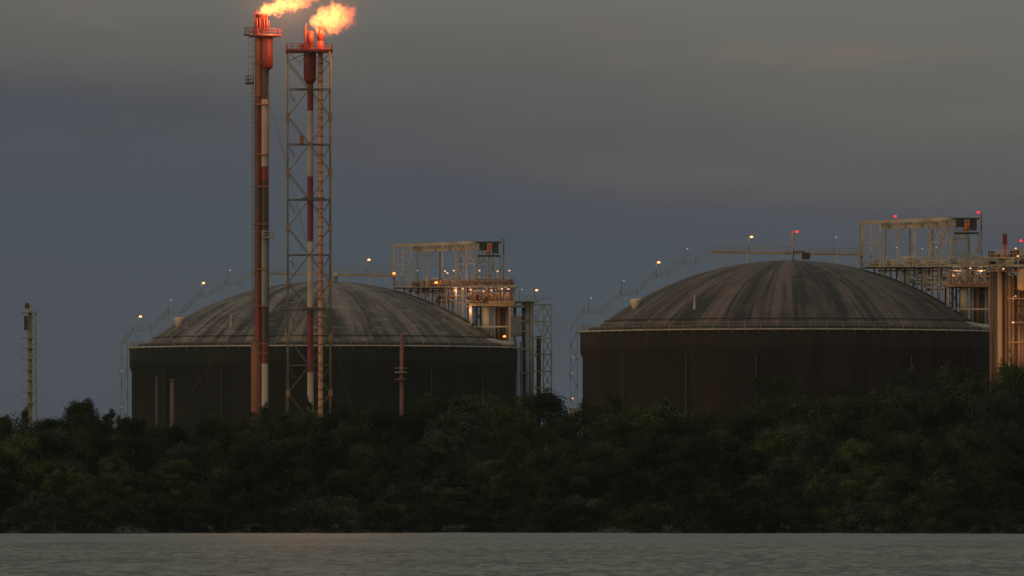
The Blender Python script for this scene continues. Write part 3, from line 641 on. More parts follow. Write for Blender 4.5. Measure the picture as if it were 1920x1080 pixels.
# ------------------------------------------------------------------ orange-lit pipe tower at the right edge
def right_tower():
    Yt = 2150
    gz = 1.8
    def Q(px, py, dy=0): return P(px, py, Yt) + Vector((0, dy, 0))
    base = Q(1890, 900); base.z = gz
    t = thing('pipe_tower', base, 'tall orange-lit tower of brown vertical pipes at the right edge of the picture', 'pipe tower')
    for px, r, mm, top, dy in ((1858, .28, 'brown', 508, 0), (1863.5, .22, 'tan', 510, .6), (1868, .34, 'brown', 506, 0), (1874.5, .5, 'tanpale', 508, -.6), (1881, .3, 'brown', 508, 1), (1886.5, .36, 'tan', 512, .3),
                               (1893, .3, 'tan', 520, -.3), (1899, .38, 'tanpale', 512, .4), (1905.5, .4, 'brown', 516, 1), (1911, .34, 'tan', 520, 0), (1917, .45, 'tan', 515, .5), (1925, .4, 'brown', 515, 0), (1932, .4, 'tan', 515, 0)):
        a = Q(px, top, dy); b = a.copy(); b.z = gz
        MB().tube([b, a], r, 12).build('pipe', M[mm], t)
    MB().box((Q(1905, 600).x, Yt+3.2, (gz+Q(0, 515).z)/2), (8.5, .3, Q(0,515).z-gz-.4)).build('back_panel', M['brown'], t)
    f = MB()
    for py in (508, 560, 605, 642, 690): 
        f.bar(Q(1888, py, -1.2), Q(1940, py, -1.2), .22, .3)
    for py in (508,): f.bar(Q(1854, py, -1.2), Q(1890, py, -1.2), .25, .35)
    each('cross_beam', M['tan'], t, f)
    d = MB(); d.box((Q(1905, 0).x, Yt, Q(0, 498).z), (9.5, 6, .3)).box((Q(1900,0).x, Yt, Q(0, 484).z), (11, 6, .3))
    d.bar(Q(1868, 504, -3), Q(1925, 470, -3), .3, .3); d.bar(Q(1885, 500, -3), Q(1925, 478, -3), .15)
    d.build('deck', M['steel'], t)
    rd = random.Random(4); e = MB(); e2 = MB()
    for i in range(34):
        px = rd.uniform(1858, 1930); py = rd.choice([497, 483, 510]); hgt = rd.uniform(.4, 1.7)
        (e if i % 2 else e2).box(Q(px, py, rd.uniform(-2, 2)) + Vector((0,0,hgt/2)), (rd.uniform(.3, 1.2), .6, hgt), rd.random())
    for i in range(14):
        px = rd.uniform(1890, 1922); py = rd.uniform(530, 690); e.box(Q(px, py, -1), (rd.uniform(.3,.8), .6, rd.uniform(.2,.7)))
    for q in (477, 471, 490, 502): e2.bar(Q(1856, q, -3.1), Q(1935, q-2, -3.1), .09)
    for i in range(13): e2.bar(Q(1856+6*i, 483, -3.1), Q(1856+6*i, 471, -3.1), .08)
    each('valve_box', M['brown'], t, e); each('pipe_fitting', M['steel'], t, e2)
    MB().lathe(Q(1925, 545, -2), [(1.6, 0), (1.9, .5), (1.9, 3.5), (1.2, 4.2), (.2, 4.4)], 20).build('vessel', M['tanpale'], t)
    v = thing('vent_stack', Q(1884, 484), 'short orange banded vent stack on top of the pipe tower at right edge', 'vent stack')
    MB().tube([Q(1884, 486), Q(1884, 458)], .36, 12).build('stack_pipe', M['orangepaint'], v)
    b = MB()
    for i in range(5): b.lathe(Q(1884, 458-4*i), [(.50, 0), (.50, .22), (.36, .23), (.36, .41)], 12)
    b.build('ribbed_tip', M['seal'], v)
    put_lamp('red', Q(1914, 451.5), 'red beacon at the far right, beside the orange vent stack', None, 'beacon')
    for i, (px, py) in enumerate(((1903, 466.6), (1907, 481), (1898, 605), (1903, 556))):
        put_lamp('deck' if i != 3 else 'deckdim', Q(px, py, -3.4), 'small lamp on the pipe tower at the right edge, ' + ['topmost', 'second from the top', 'lowest', 'third from the top'][i] + ' of four', 'small lamps on the right pipe tower')
    for px, py, p in ((1895, 560, 120), (1880, 640, 190), (1912, 640, 130), (1880, 700, 120), (1885, 468, 60), (1868, 560, 90)):
        point(Q(px, py, -6.5 if px < 1890 else -4.5), p, (1, .5, .2), .4)
right_tower()

# ------------------------------------------------------------------ flare stacks
YF = 2150.0
def seg_pipe(parent, px, y_top, y_bot, r, bands, name, Y, dy=0, n=16):
    mb = MB(); mats = []
    for i, (ya, yb, mm) in enumerate(bands):
        if M[mm] not in mats: mats.append(M[mm])
        mb.m = mats.index(M[mm]); a, b = P(px, ya, Y), P(px, yb, Y)
        a.y += dy; b.y += dy
        mb.tube([b, a], r, n, caps=False)
    mb.m = 0
    t = P(px, y_top, Y); t.y += dy; mb.lathe(t, [(r, 0), (r*.8, .01), (r*.8, -.5)], n, cap=False)
    return mb.build(name, mats, parent)
gb = 1.8
ybase = HZ - (gb - CAMH)*F/YF
def ring_platform(parent, c, r, name='platform', deck='rustpipe', rail='rustpipe', h=1.15, ex=None, wr=.07):
    d = MB(); d.lathe(c, [(r*.25, 0), (r, 0), (r, .35), (r*.25, .35)], 28, cap=False); pl = d.build(name, M[deck], parent)
    q = MB()
    for z in (.55, h): q.ring(c + Vector((0,0,.35+z)), r-.05, wr/2, 28, 4)
    for i in range(14):
        a = 2*math.pi*i/14; q.bar(c + Vector(((r-.05)*math.cos(a), (r-.05)*math.sin(a), .3)), c + Vector(((r-.05)*math.cos(a), (r-.05)*math.sin(a), .35+h)), wr)
    q.build('railing', M[rail], pl)
    return pl
s = .10078
f1 = thing('flare_stack', (P(488, 0, YF).x, YF, gb), 'left flare stack of two rust-red and pale pipes without a derrick', 'flare stack')
seg_pipe(f1, 484, 62, ybase, .62, [(62, 180, 'rustlow'), (180, 345, 'rustpipe'), (345, 400, 'brownband'), (400, 560, 'rustpipe'), (560, 645, 'redband')], 'riser_pipe', YF)
seg_pipe(f1, 480.5, 641, ybase, .98, [(641, 690, 'rustlow'), (690, ybase, 'rustlow')], 'lower_riser', YF)
seg_pipe(f1, 496, 128, ybase, .66, [(128, 186, 'brownband'), (186, 312, 'paleband'), (312, 340, 'redband'), (340, 432, 'brownband'), (432, 576, 'greyband'), (576, 641, 'brownband'), (641, 682, 'redband'), (682, ybase, 'paleband')], 'second_riser', YF)
co = MB()
for py in (118, 196, 290, 350, 420, 505, 574, 645, 663):
    c = P(490, py, YF); co.box(c, (2.7, 1.5, .28))
each('clamp', M['rustlow'], f1, co)
# seal drum, tip, platforms
MB().lathe(P(500, 126, YF) + Vector((0,0,-.9)), [(.3, -.3), (.5, .35), (1.15, .75), (1.2, .85), (1.2, 6.6), (.9, 6.9)], 24).build('seal_drum', M['seal'], f1)
tip = MB(); tip.lathe(P(491, 62, YF), [(.55, 0), (.55, .8), (1.1, 1.2), (1.1, 3.2), (1.2, 3.25), (1.2, 3.6), (1.05, 3.6), (1.05, 1.5)], 20, cap=False); 
for dx in (-.9, -.35, .45, 1.0): tip.tube([P(491, 62, YF)+Vector((dx, -1.1, 0)), P(491, 34, YF)+Vector((dx, -1.15, 0))], .13, 6)
for dx, hh_ in ((-1.4, 4.0), (-1.1, 4.5), (1.35, 2.4)): tip.tube([P(491, 62, YF)+Vector((dx, -.4, 0)), P(491, 62, YF)+Vector((dx, -.4, hh_))], .12, 6)
tip.box(P(491, 50, YF)+Vector((0,0,0)), (3.0, 1.6, .22)); tip.build('flare_tip', M['seal'], f1)
ring_platform(f1, P(499, 69, YF) + Vector((-.1, .0, 0)), 3.0, deck='seal', rail='seal', h=1.1)
ring_platform(f1, P(467.5, 67, YF), 1.0, deck='dark', rail='dark', h=1.2)
ring_platform(f1, P(468, 158, YF), .8, name='rest_platform', deck='dark', rail='lattice', h=1.3)
MB().box(P(503, 445, YF)+Vector((0,-.6,0)), (2.4, 1.6, .35)).box(P(503, 440, YF)+Vector((0,-.6,0)), (2.4, 1.6, .12)).box(P(505, 435, YF)+Vector((0,-.6,0)), (2.0, 1.6, .12)).build('rest_platform', M['greyband'], f1)
ld = MB()
for px in (472.5, 475.5): ld.bar(P(px, 66, YF), P(px, 760, YF), .07)
for px in (465.5,): ld.bar(P(px, 66, YF), P(px, 158, YF), .06)
py = 70
while py < 158: ld.bar(P(465.5, py, YF), P(475.5, py, YF), .08); py += 12
while py < 660: ld.bar(P(472.5, py, YF), P(479, py, YF), .09); py += 8
ld.build('ladder', M['lattice'], f1)
sp = MB(); sp.tube([P(503.5, 130, YF)+Vector((0,.3,0)), P(503.5, ybase, YF)+Vector((0,.3,0))], .1, 5); sp.tube([P(478.5, 80, YF)+Vector((0,.4,0)), P(478.5, 640, YF)+Vector((0,.4,0))], .1, 5)
each('pilot_pipe', M['lattice'], f1, sp)
FL1 = point(P(532, 8, YF) + Vector((0, -4.0, 0)), 12000, (1, .38, .15), 1.6, 'flame_light')
# guy wires
def guy(a, b, label):
    mid = (a+b)/2; mid.z -= 1.2
    o = thing('guy_wire', b, label, 'guy wire', 'guy wires of the flare stack')
    MB().tube([a, a.lerp(mid, .5), mid, mid.lerp(b, .5), b], .032, 4).build('cable', M['lattice'], o)
g1 = P(503, 186, YF)
e = P(720, 880, YF+20); e.z = gb; guy(P(503, 180, YF), e, 'thin guy wire slanting down right from high on the left flare stack')
e = P(180, 880, YF+14); e.z = gb; guy(P(474, 565, YF), e, 'thin guy wire slanting down left in front of the left tank')
e = P(760, 880, YF+12); e.z = gb; guy(P(504, 560, YF), e, 'thin guy wire slanting down right from mid height of the left flare stack')

# derrick flare
YG = 2140.0
def G(px, py, dy=0): v = P(px, py, YG); v.y += dy; return v
yb2 = HZ - (gb - CAMH)*F/YG
dk = thing('derrick', (G(579, 0).x, YG, gb), 'tall square lattice derrick holding the right-hand pair of flare pipes', 'derrick')
HW = 4.0; ROT = math.radians(2.5)
def C(i, z, k=1.0):
    a = ROT + math.pi/4 + i*math.pi/2; r = HW*math.sqrt(2)*k
    return Vector((G(579.5, 0).x + r*math.cos(a), YG + r*math.sin(a), z))
ztop = G(0, 96).z
for i in range(4): 
    m_ = MB(); m_.tube([C(i, gb), C(i, ztop)], .11, 6); m_.build('leg', M['leg'], dk)
nodes_y = [116, 219.5, 323, 426.5, 530, 633, 737, 840]
for k_ in range(len(nodes_y)-1):
    za, zb_ = G(0, nodes_y[k_]).z, G(0, nodes_y[k_+1]).z
    zb_ = max(zb_, gb+.2)
    xb = MB(); hb = MB(); zm = (za+zb_)/2
    for i in range(4):
        w_ = .14 if i in (2, 3) else .10
        xb.bar(C(i, za), C((i+1)%4, zb_), w_); xb.bar(C((i+1)%4, za), C(i, zb_), w_)
        hb.bar(C(i, zm), C((i+1)%4, zm), .15)
        # short knee braces at the horizontals
        a = C(i, zm); b = C((i+1)%4, zm); hb.bar(a.lerp(b, .0)-Vector((0,0,0)), a.lerp(b, .17)-Vector((0,0,2.4)), .09); hb.bar(b, b.lerp(a, .17)-Vector((0,0,2.4)), .09)
    hb.bar(C(0, zm), C(2, zm), .12); hb.bar(C(1, zm), C(3, zm), .12)
    xb.build('cross_brace', M['lattice'], dk); hb.build('ring_beam', M['lattice'], dk)
gs = MB()
for py in nodes_y[1:-1]:
    for i in range(4): gs.box(C(i, G(0, py).z), (.5, .5, 1.3), ROT)
each('gusset', M['node'], dk, gs)
xb = MB()
for i in range(4): xb.bar(C(i, ztop-.3), C((i+1)%4, ztop-2.6).lerp(C(i, ztop-2.6), .7), .12); xb.bar(C(i, ztop-1.9).lerp(C((i+1)%4, ztop-1.9), .3), C(i, ztop).lerp(C((i+1)%4, ztop), .6), .12)
for i in range(4): xb.bar(C(i, G(0,116).z), C((i+1)%4, ztop).lerp(C(i, ztop), .4), .14)
xb.build('top_brace', M['lattice'], dk)
pl = MB(); cc = (C(0, ztop)+C(2, ztop))/2
for i in range(4): pl.bar(C(i, ztop, 1.05), C((i+1)%4, ztop, 1.05), .3, .42)
pl.box(cc, (7.6, 7.6, .2), ROT); pl.build('top_platform', M['seal'], dk)
rl = MB()
for i in range(4):
    for z in (.7, 1.25): rl.bar(C(i, ztop+z, 1.06), C((i+1)%4, ztop+z, 1.06), .08)
    for j in range(8): q = C(i, ztop, 1.06).lerp(C((i+1)%4, ztop, 1.06), j/8); rl.bar(q, q+Vector((0,0,1.25)), .08)
rl.box(C(3, ztop+.75, .8)+Vector((-4.6, 0, 0)), (.7, .5, 1.0)); rl.build('railing', M['seal'], dk)
for py in (372, 578):
    MB().box(G(588, py), (4.4, 2.2, .3)).build('rest_platform', M['lattice'], dk)
MB().box(G(566, 262), (.8, .8, 1.6)).build('junction_box', M['rustlow'], dk)

fa = thing('flare_pipe', (G(582, 0).x, YG, gb), 'thick red and white banded flare pipe inside the derrick, left of the two', 'flare pipe')
seg_pipe(fa, 582, 150, yb2, .58, [(150, 208, 'redband'), (208, 331, 'paleband'), (331, 453, 'redband'), (453, 577, 'paleband'), (577, 590, 'brownband'), (590, 698, 'redband'), (698, yb2, 'paleband')], 'banded_riser', YG)
MB().lathe(G(581, 158), [(.58, 0), (1.15, 1.0), (1.2, 5.6), (1.0, 6.3), (.55, 6.5)], 24).build('seal_drum', M['seal'], fa)
tp = MB(); tp.lathe(G(582, 98), [(.5, 0), (.5, 1.6), (.62, 1.7), (.62, 4.0), (.5, 4.0), (.5, 3)], 16, cap=False)
for dx, hh_ in ((-.75, 5.2), (-.95, 4.6)): tp.tube([G(582, 96)+Vector((dx, -.2, 0)), G(582, 96)+Vector((dx, -.2, hh_))], .12, 6)
tp.build('flare_tip', M['redband'], fa)
ld = MB()
for px in (570.5, 574): ld.bar(G(px, 96), G(px, 48), .08)
py = 50
while py < 96: ld.bar(G(570.5, py), G(574, py), .08); py += 6
ld.build('ladder', M['lattice'], fa)
fb = thing('flare_pipe', (G(601, 0).x, YG, gb), 'slimmer orange tan flare pipe inside the derrick, right of the two', 'flare pipe')
seg_pipe(fb, 601, 92, yb2, .47, [(92, yb2, 'copper')], 'riser', YG, 0, 16)
jt = MB(); py = 120
while py < yb2-30: jt.lathe(G(601, py), [(.47, 0), (.55, .03), (.55, .2), (.47, .23)], 14, cap=False); py += 17
each('flange', M['rustlow'], fb, jt)
tp = MB(); tp.lathe(G(601, 92), [(.66, 0), (.66, 1.2), (.5, 1.35), (.6, 1.8), (.68, 1.9), (.68, 4.0), (.55, 4.0), (.55, 3)], 16, cap=False)
tp.build('flare_tip', M['seal'], fb)
FL2 = point(G(622, 28) + Vector((0, -4.0, 0)), 10000, (1, .38, .15), 1.4, 'flame_light')

for q in (FL1, FL2): q.data.specular_factor = .2
# ------------------------------------------------------------------ flames (glowing gas, real volume)
def flame_mat(name, Lx, rise, rpts, seed, dens):
    m = bpy.data.materials.new(name); m.use_nodes = True; t = m.node_tree; t.nodes.clear()
    tcn = nd(t, 'ShaderNodeTexCoord'); 
    # turbulence bends the coordinates
    nt = nd(t, 'ShaderNodeTexNoise'); nt.inputs['Scale'].default_value = .45; nt.inputs['Detail'].default_value = 3; 
    off = nd(t, 'ShaderNodeVectorMath', operation='ADD'); t.links.new(tcn.outputs['Object'], off.inputs[0]); off.inputs[1].default_value = (seed, seed*.7, 0)
    t.links.new(off.outputs[0], nt.inputs[0])
    vm = nd(t, 'ShaderNodeVectorMath', operation='SUBTRACT'); t.links.new(nt.outputs['Color'], vm.inputs[0]); vm.inputs[1].default_value = (.5, .5, .5)
    vs = nd(t, 'ShaderNodeVectorMath', operation='SCALE'); t.links.new(vm.outputs[0], vs.inputs[0]); vs.inputs['Scale'].default_value = 3.4
    va = nd(t, 'ShaderNodeVectorMath', operation='ADD'); t.links.new(vs.outputs[0], va.inputs[0]); t.links.new(tcn.outputs['Object'], va.inputs[1])
    sp_ = nd(t, 'ShaderNodeSeparateXYZ'); t.links.new(va.outputs[0], sp_.inputs[0])
    sfrac = math_node(t, 'DIVIDE', sp_.outputs[0], Lx, True)
    cz = math_node(t, 'MULTIPLY', math_node(t, 'POWER', sfrac, .9), rise)
    dz = math_node(t, 'SUBTRACT', sp_.outputs[2], cz)
    dd = math_node(t, 'SQRT', math_node(t, 'ADD', math_node(t, 'MULTIPLY', dz, dz), math_node(t, 'MULTIPLY', sp_.outputs[1], sp_.outputs[1])))
    rr = ramp(t, sfrac, [(p, (r/4, r/4, r/4)) for p, r in rpts])
    rr = math_node(t, 'MULTIPLY', rr, 4)
    q = math_node(t, 'SUBTRACT', 1, math_node(t, 'DIVIDE', dd, rr))
    nf = nd(t, 'ShaderNodeTexNoise'); nf.inputs['Scale'].default_value = 1.35; nf.inputs['Detail'].default_value = 5; nf.inputs['Roughness'].default_value = .65
    t.links.new(off.outputs[0], nf.inputs[0])
    q = math_node(t, 'ADD', q, math_node(t, 'MULTIPLY', math_node(t, 'SUBTRACT', nf.outputs[0], .5), 3.0))
    # fade near ends
    q = math_node(t, 'MULTIPLY', q, 3.6, True)
    q = math_node(t, 'MULTIPLY', q, ramp(t, sfrac, [(0, (.0,.0,.0)), (.05, (1,1,1)), (.55, (.75,.75,.75)), (.93, (.25,.25,.25)), (1, (0,0,0))]))
    em = nd(t, 'ShaderNodeEmission'); t.links.new(mix(t, q, (1, .10, .012), (1, .33, .065)), em.inputs[0])
    t.links.new(math_node(t, 'MULTIPLY', q, dens), em.inputs[1])
    out = nd(t, 'ShaderNodeOutputMaterial'); t.links.new(em.outputs[0], out.inputs['Volume'])
    return m
def flame(loc, Lx, rise, rpts, seed, dens, label):
    mb = MB(); n, m_ = 26, 20; k = 0
    for i in range(n+1):
        f = i/n; x = -.5 + (Lx+1.6)*f; s_ = max(min(x/Lx, 1), 0)
        r = 0
        for (p0, r0), (p1, r1) in zip(rpts, rpts[1:]):
            if p0 <= s_ <= p1: r = r0 + (r1-r0)*(s_-p0)/(p1-p0)
        r = (r*1.15 + .75) * math.sin(math.pi*min(max((f+.02)*6, 0), .5))* (1 if f < .93 else max(1-(f-.93)/.08, .15))
        cz = rise*(s_**.9)
        for j in range(m_):
            a = 2*math.pi*j/m_; nz = 1 + .22*mnoise.noise(Vector((x*.8+seed, math.cos(a)*1.6, math.sin(a)*1.6)))
            mb.v.append(Vector((x, r*nz*math.cos(a), cz + r*nz*math.sin(a))))
    for i in range(n):
        for j in range(m_): mb.face([i*m_+j, i*m_+(j+1)%m_, (i+1)*m_+(j+1)%m_, (i+1)*m_+j], True)
    mb.face([j for j in range(m_)][::-1]); mb.face([n*m_+j for j in range(m_)])
    o = mb.build('flame', flame_mat('burning_gas', Lx, rise, rpts, seed, dens)); o.location = loc
    return tag(o, label, 'flame', 'gas flames on the flares')
flame(P(480, 22, YF), 12.2, 2.6, [(0, .5), (.2, 1.35), (.5, 1.7), (.8, 1.2), (1, .5)], 3.3, 1.5, 'long low flame blown right from the left flare stack, cut by the top edge')
flame(G(580, 43), 8.9, 1.6, [(0, .7), (.2, 1.9), (.45, 2.8), (.75, 2.5), (1, 1.6)], 33.7, .95, 'ragged ball-like flame over the derrick, blown right of its two pipes')

# thin smoke lit by the flames
sm = bpy.data.materials.new('thin_smoke'); sm.use_nodes = True; t = sm.node_tree; t.nodes.clear()
tcn = nd(t, 'ShaderNodeTexCoord'); ln = nd(t, 'ShaderNodeVectorMath', operation='LENGTH'); t.links.new(tcn.outputs['Object'], ln.inputs[0])
ns_ = nd(t, 'ShaderNodeTexNoise'); ns_.inputs['Scale'].default_value = 2.2; ns_.inputs['Detail'].default_value = 2; t.links.new(tcn.outputs['Object'], ns_.inputs[0])
fo = math_node(t, 'SUBTRACT', 1, ln.outputs['Value'], True); fo = math_node(t, 'MULTIPLY', math_node(t, 'MULTIPLY', fo, fo), math_node(t, 'ADD', ns_.outputs[0], .5))
vs_ = nd(t, 'ShaderNodeVolumeScatter'); vs_.inputs['Color'].default_value = (.9, .8, .72, 1); t.links.new(math_node(t, 'MULTIPLY', fo, .006), vs_.inputs['Density'])
ou = nd(t, 'ShaderNodeOutputMaterial'); t.links.new(vs_.outputs[0], ou.inputs['Volume'])
sb_ = MB(); sb_.lathe((0,0,0), [(math.sin(math.pi*i/16)+.001, -math.cos(math.pi*i/16)) for i in range(17)], 32)
so_ = sb_.build('smoke', sm); so_.location = P(560, 10, YF-3); so_.scale = (24, 15, 17); tag(so_, kind='stuff')

# ------------------------------------------------------------------ other masts
def far_tower():
    Y = 2600; b = P(54, 0, Y); b.z = 2
    t = thing('lattice_mast', b, 'slim pale lattice tower with many landings, alone at the far left', 'tower')
    ztop = P(0, 580, Y).z; s_ = 1.05
    x0 = P(52, 0, Y).x
    for dx in (-s_, s_):
        for dy in (-s_, s_): MB().bar((x0+1+dx, Y+dy, 2), (x0+1+dx*.8, Y+dy*.8, ztop), .18).build('leg', M['mastpale'], t)
    br = MB(); z = 3; i = 0
    while z < ztop-2.2:
        for dy in (-s_, s_):
            br.bar((x0+1-s_, Y+dy, z), (x0+1+s_, Y+dy, z+2.2), .09); br.bar((x0+1+s_, Y+dy, z), (x0+1-s_, Y+dy, z+2.2), .09)
        z += 2.2
    br.build('cross_brace', M['mastpale'], t)
    MB().tube([(x0+.6, Y, 2), (x0+.6, Y, ztop+1)], .45, 10).build('riser_pipe', M['mastpale'], t)
    for py in (586, 634, 653, 673, 693, 712, 735, 757):
        c = P(51, py, Y); MB().box(c+Vector((.2, 0, 0)), (3.0, 3.2, .18)).box(c+Vector((.2,-1.6,.9)), (3.0,.08,.08)).build('landing', M['mastpale'], t)
    MB().box(P(49, 606, Y)+Vector((0,-1.4,0)), (.8, .6, 3.3)).build('dark_panel', M['dark'], t)
    MB().lathe(P(51, 579, Y), [(.5, 0), (.6, .3), (.6, 1.0), (.3, 1.4)], 10).build('tip', M['dark'], t)
far_tower()
def pole(px, ytop, Y, r, mm, label, name='pole'):
    b = P(px, 0, Y); b.z = 1.8; o = thing(name, b, label, 'pole')
    a = P(px, ytop, Y)
    MB().tube([b, a], [r*1.15, r], 10).build('shaft', M[mm], o)
    MB().lathe(a, [(r*1.3, -.15), (r*1.3, .1), (r*.4, .25)], 10).build('cap', M[mm], o)
    return o
pole(322.5, 713, 2120, .36, 'brownband', 'thick brownish pole standing in front of the left tank near its left end')
pole(293.5, 706, 2200, .17, 'brownband', 'thin brown pole left of the thick brownish pole, before the left tank')
b = P(753, 0, 2160); b.z = 1.8
pm = thing('signal_mast', b, 'faded red mast with two small round platforms in front of the left tank', 'mast')
MB().tube([b, P(753, 626, 2160)], [.5, .32], 10).build('shaft', M['pinkmast'], pm)
MB().tube([P(756, 706, 2160), P(756, 624, 2160)], .1, 5).build('side_pipe', M['pinkmast'], pm)
MB().lathe(P(751.5, 699, 2160), [(.3, 0), (1.15, 0), (1.15, .18), (.3, .18)], 20, cap=False).ring(P(751.5, 696, 2160)+Vector((0,0,.6)), 1.15, .04, 20, 4).build('platform', M['pale'], pm)
MB().lathe(P(751.5, 713, 2160), [(.3, 0), (1.15, 0), (1.15, .22), (.3, .22)], 20, cap=False).build('platform', M['maroon'], pm)
MB().box(P(748, 711, 2160), (.5, .5, .5)).box(P(757, 711, 2160), (.5, .5, .5)).build('signal_box', M['seal'], pm)
# small buff hut seen between the tanks
hb_ = P(1079, 0, 2260); hb_.z = 2
ht = thing('hut', hb_, 'small buff hut half hidden by trees at the foot of the right tank', 'hut')
MB().box((hb_.x, hb_.y, 2+11), (2.2, 3, 22)).build('wall', M['cream'], ht)
MB().box((hb_.x, hb_.y, 24.1), (2.6, 3.4, .2)).build('roof', M['steel_dim'], ht)
put_lamp('deck', P(1073.5, 747, 2255), 'small pale lamp just above the tree gap between the two tanks')
for i, (px, py) in enumerate(((228, 695), (228, 763))):
    put_lamp('deckdim', P(px, py, 2338), 'faint lamp on the stair frame left of the left tank, ' + ['upper', 'lower'][i] + ' of two', 'faint lamps on the left stair frame')
for i, (px, py) in enumerate(((1075, 670), (1073, 700))):
    put_lamp('deckdim', P(px, py, 2180), 'faint lamp on the stair frame left of the right tank, ' + ['upper', 'lower'][i] + ' of two', 'faint lamps on the right stair frame')
#TREES
# ------------------------------------------------------------------ trees
PAL = {}
for key, cols in {'dark': ((.026,.037,.014), (.044,.062,.022), (.072,.098,.034)),
                  'light': ((.048,.068,.020), (.076,.104,.029), (.108,.14,.040)),
                  'deep': ((.016,.023,.009), (.024,.034,.013), (.042,.058,.020)),
                  'blue': ((.034,.044,.026), (.054,.068,.038), (.088,.108,.058))}.items():
    PAL[key] = [mat(key + '_leaf_tone', c, tuple(q*.6 for q in c), .65, .25) for c in cols]
for k_ in PAL:
    for m_ in PAL[k_]:
        b_ = m_.node_tree.nodes['Principled BSDF']; b_.inputs['Specular IOR Level'].default_value = .08; b_.inputs['Roughness'].default_value = .9
def leaf(mb, p, s, rd, flat=.0, dr=None):
    n = Vector((rd.gauss(0,1), rd.gauss(0,1), rd.gauss(0,1) + flat)) if dr is None else dr*1.6 + Vector((rd.gauss(0,.4), rd.gauss(0,.4), rd.gauss(.2,.4)))
    if n.length < 1e-3: n = Vector((0,0,1))
    n.normalize(); a = n.orthogonal().normalized(); a = Matrix.Rotation(rd.uniform(0, 6.28), 3, n) @ a; b = n.cross(a)
    k = len(mb.v); l = s*rd.uniform(.7, 1.4); w_ = s*rd.uniform(.35, .7)
    mb.v += [p - a*l*.5, p + b*w_*.5 + n*s*.08, p + a*l*.5, p - b*w_*.5 + n*s*.08]; mb.face([k, k+1, k+2, k+3])
def make_tree(name, H, W_, style, seed, nlobe, per, ls):
    rd = random.Random(seed); r = thing(name, (0,0,0), 'x', 'tree')
    lobes = []
    z0 = {'broad': .22, 'tall': .25, 'spire': .12, 'low': .08, 'shrub': .0, 'flat': .62}[style]
    for i in range(nlobe):
        t_ = rd.random() ** .8
        z = H*(z0 + (1-z0)*t_)
        if style == 'spire': env = W_*.5*(1-t_)**.75 + .25
        elif style == 'tall': env = W_*.5*math.sin(math.pi*min(.18 + .80*t_, 1))**.7
        elif style == 'flat': env = W_*.5*(1 - .35*t_)
        else: env = W_*.5*math.sqrt(max(1 - (t_*1.02)**2.2, .02))
        a = rd.uniform(0, 2*math.pi); q = env*math.sqrt(rd.uniform(.15, 1))
        lr = {'spire': .07, 'shrub': .2, 'low': .13, 'flat': .07}.get(style, .085)*H*rd.uniform(.6, 1.7)
        if style == 'spire': lr *= (1.2 - .8*t_)
        lobes.append((Vector((q*math.cos(a), q*math.sin(a), min(z, H-lr*.6))), lr))
    # leader sprays poking out of the top make the outline uneven
    for i in range(int(nlobe*.35)):
        c, lr = rd.choice(lobes); d = Vector((rd.gauss(0,.7), rd.gauss(0,.7), rd.uniform(.3,1.3))).normalized()
        lobes.append((c + d*lr*.9, lr*rd.uniform(.3, .5)))
    tr = MB(); tr.tube([(0,0,-.4), (rd.uniform(-.2,.2), 0, H*.25), (rd.uniform(-.4,.4), rd.uniform(-.3,.3), H*.55), (rd.uniform(-.3,.3), 0, H*.9)], [H*.022, H*.017, H*.011, H*.003], 7)
    for c, lr in lobes[:max(10, nlobe//2)]:
        s0 = Vector((0, 0, max(H*z0*.6, c.z*.55))); mid = s0.lerp(c, .5) + Vector((0,0,-.04*H)); tr.tube([s0, mid, c], [H*.008, H*.005, H*.0015], 4, False)
    tr.build('trunk', M['bark'], r)
    mb = MB()
    for c, lr in lobes:
        tone = rd.choices((0,1,2), (4,4,2))[0]; sq = rd.uniform(.55, .85)
        n = int(1.9*per*(lr/(.085*H))**1.6) if style not in ('shrub','low') else int(1.8*per*rd.uniform(.7,1.3))
        for j in range(max(n, 20)):
            d = Vector((rd.gauss(0,1), rd.gauss(0,1), rd.gauss(.25,1))).normalized()
            rr_ = lr*(rd.uniform(.55, 1.0) if rd.random() < .8 else rd.uniform(1.0, 1.35))
            p = c + Vector((d.x*rr_, d.y*rr_, d.z*rr_*sq)); 
            if p.z < .1: continue
            mb.m = tone if rd.random() < .93 else rd.choice((0,1,2)); leaf(mb, p, .74*ls*rd.uniform(.6, 1.4), rd, .6, d)
    mb.build('crown', PAL['dark'], r)
    return r
protos = {
 'broad1': (make_tree('broadleaf_tree', 20, 14, 'broad', 1, 52, 150, .52), 20), 'broad2': (make_tree('broadleaf_tree', 20, 13, 'tall', 2, 52, 150, .5), 20),
 'broad3': (make_tree('broadleaf_tree', 20, 15, 'broad', 7, 60, 130, .48), 20),
 'spire': (make_tree('pointed_tree', 20, 8.5, 'spire', 3, 60, 120, .42), 20), 'flat': (make_tree('flat_crowned_tree', 20, 10.5, 'flat', 4, 34, 120, .42), 20),
 'mid1': (make_tree('broadleaf_tree', 13, 12.5, 'broad', 5, 48, 190, .46), 13), 'mid2': (make_tree('broadleaf_tree', 13, 12, 'tall', 6, 48, 190, .44), 13),
 'low1': (make_tree('mangrove_tree', 8, 12, 'low', 8, 46, 170, .40), 8), 'low2': (make_tree('mangrove_tree', 8, 12, 'low', 9, 42, 180, .38), 8),
 'shrub1': (make_tree('mangrove_bush', 4.5, 9, 'shrub', 10, 40, 130, .34), 4.5), 'shrub2': (make_tree('mangrove_bush', 4.5, 9.5, 'shrub', 11, 40, 130, .34), 4.5)}
palmesh = {}
used = set()
rt = random.Random(77)
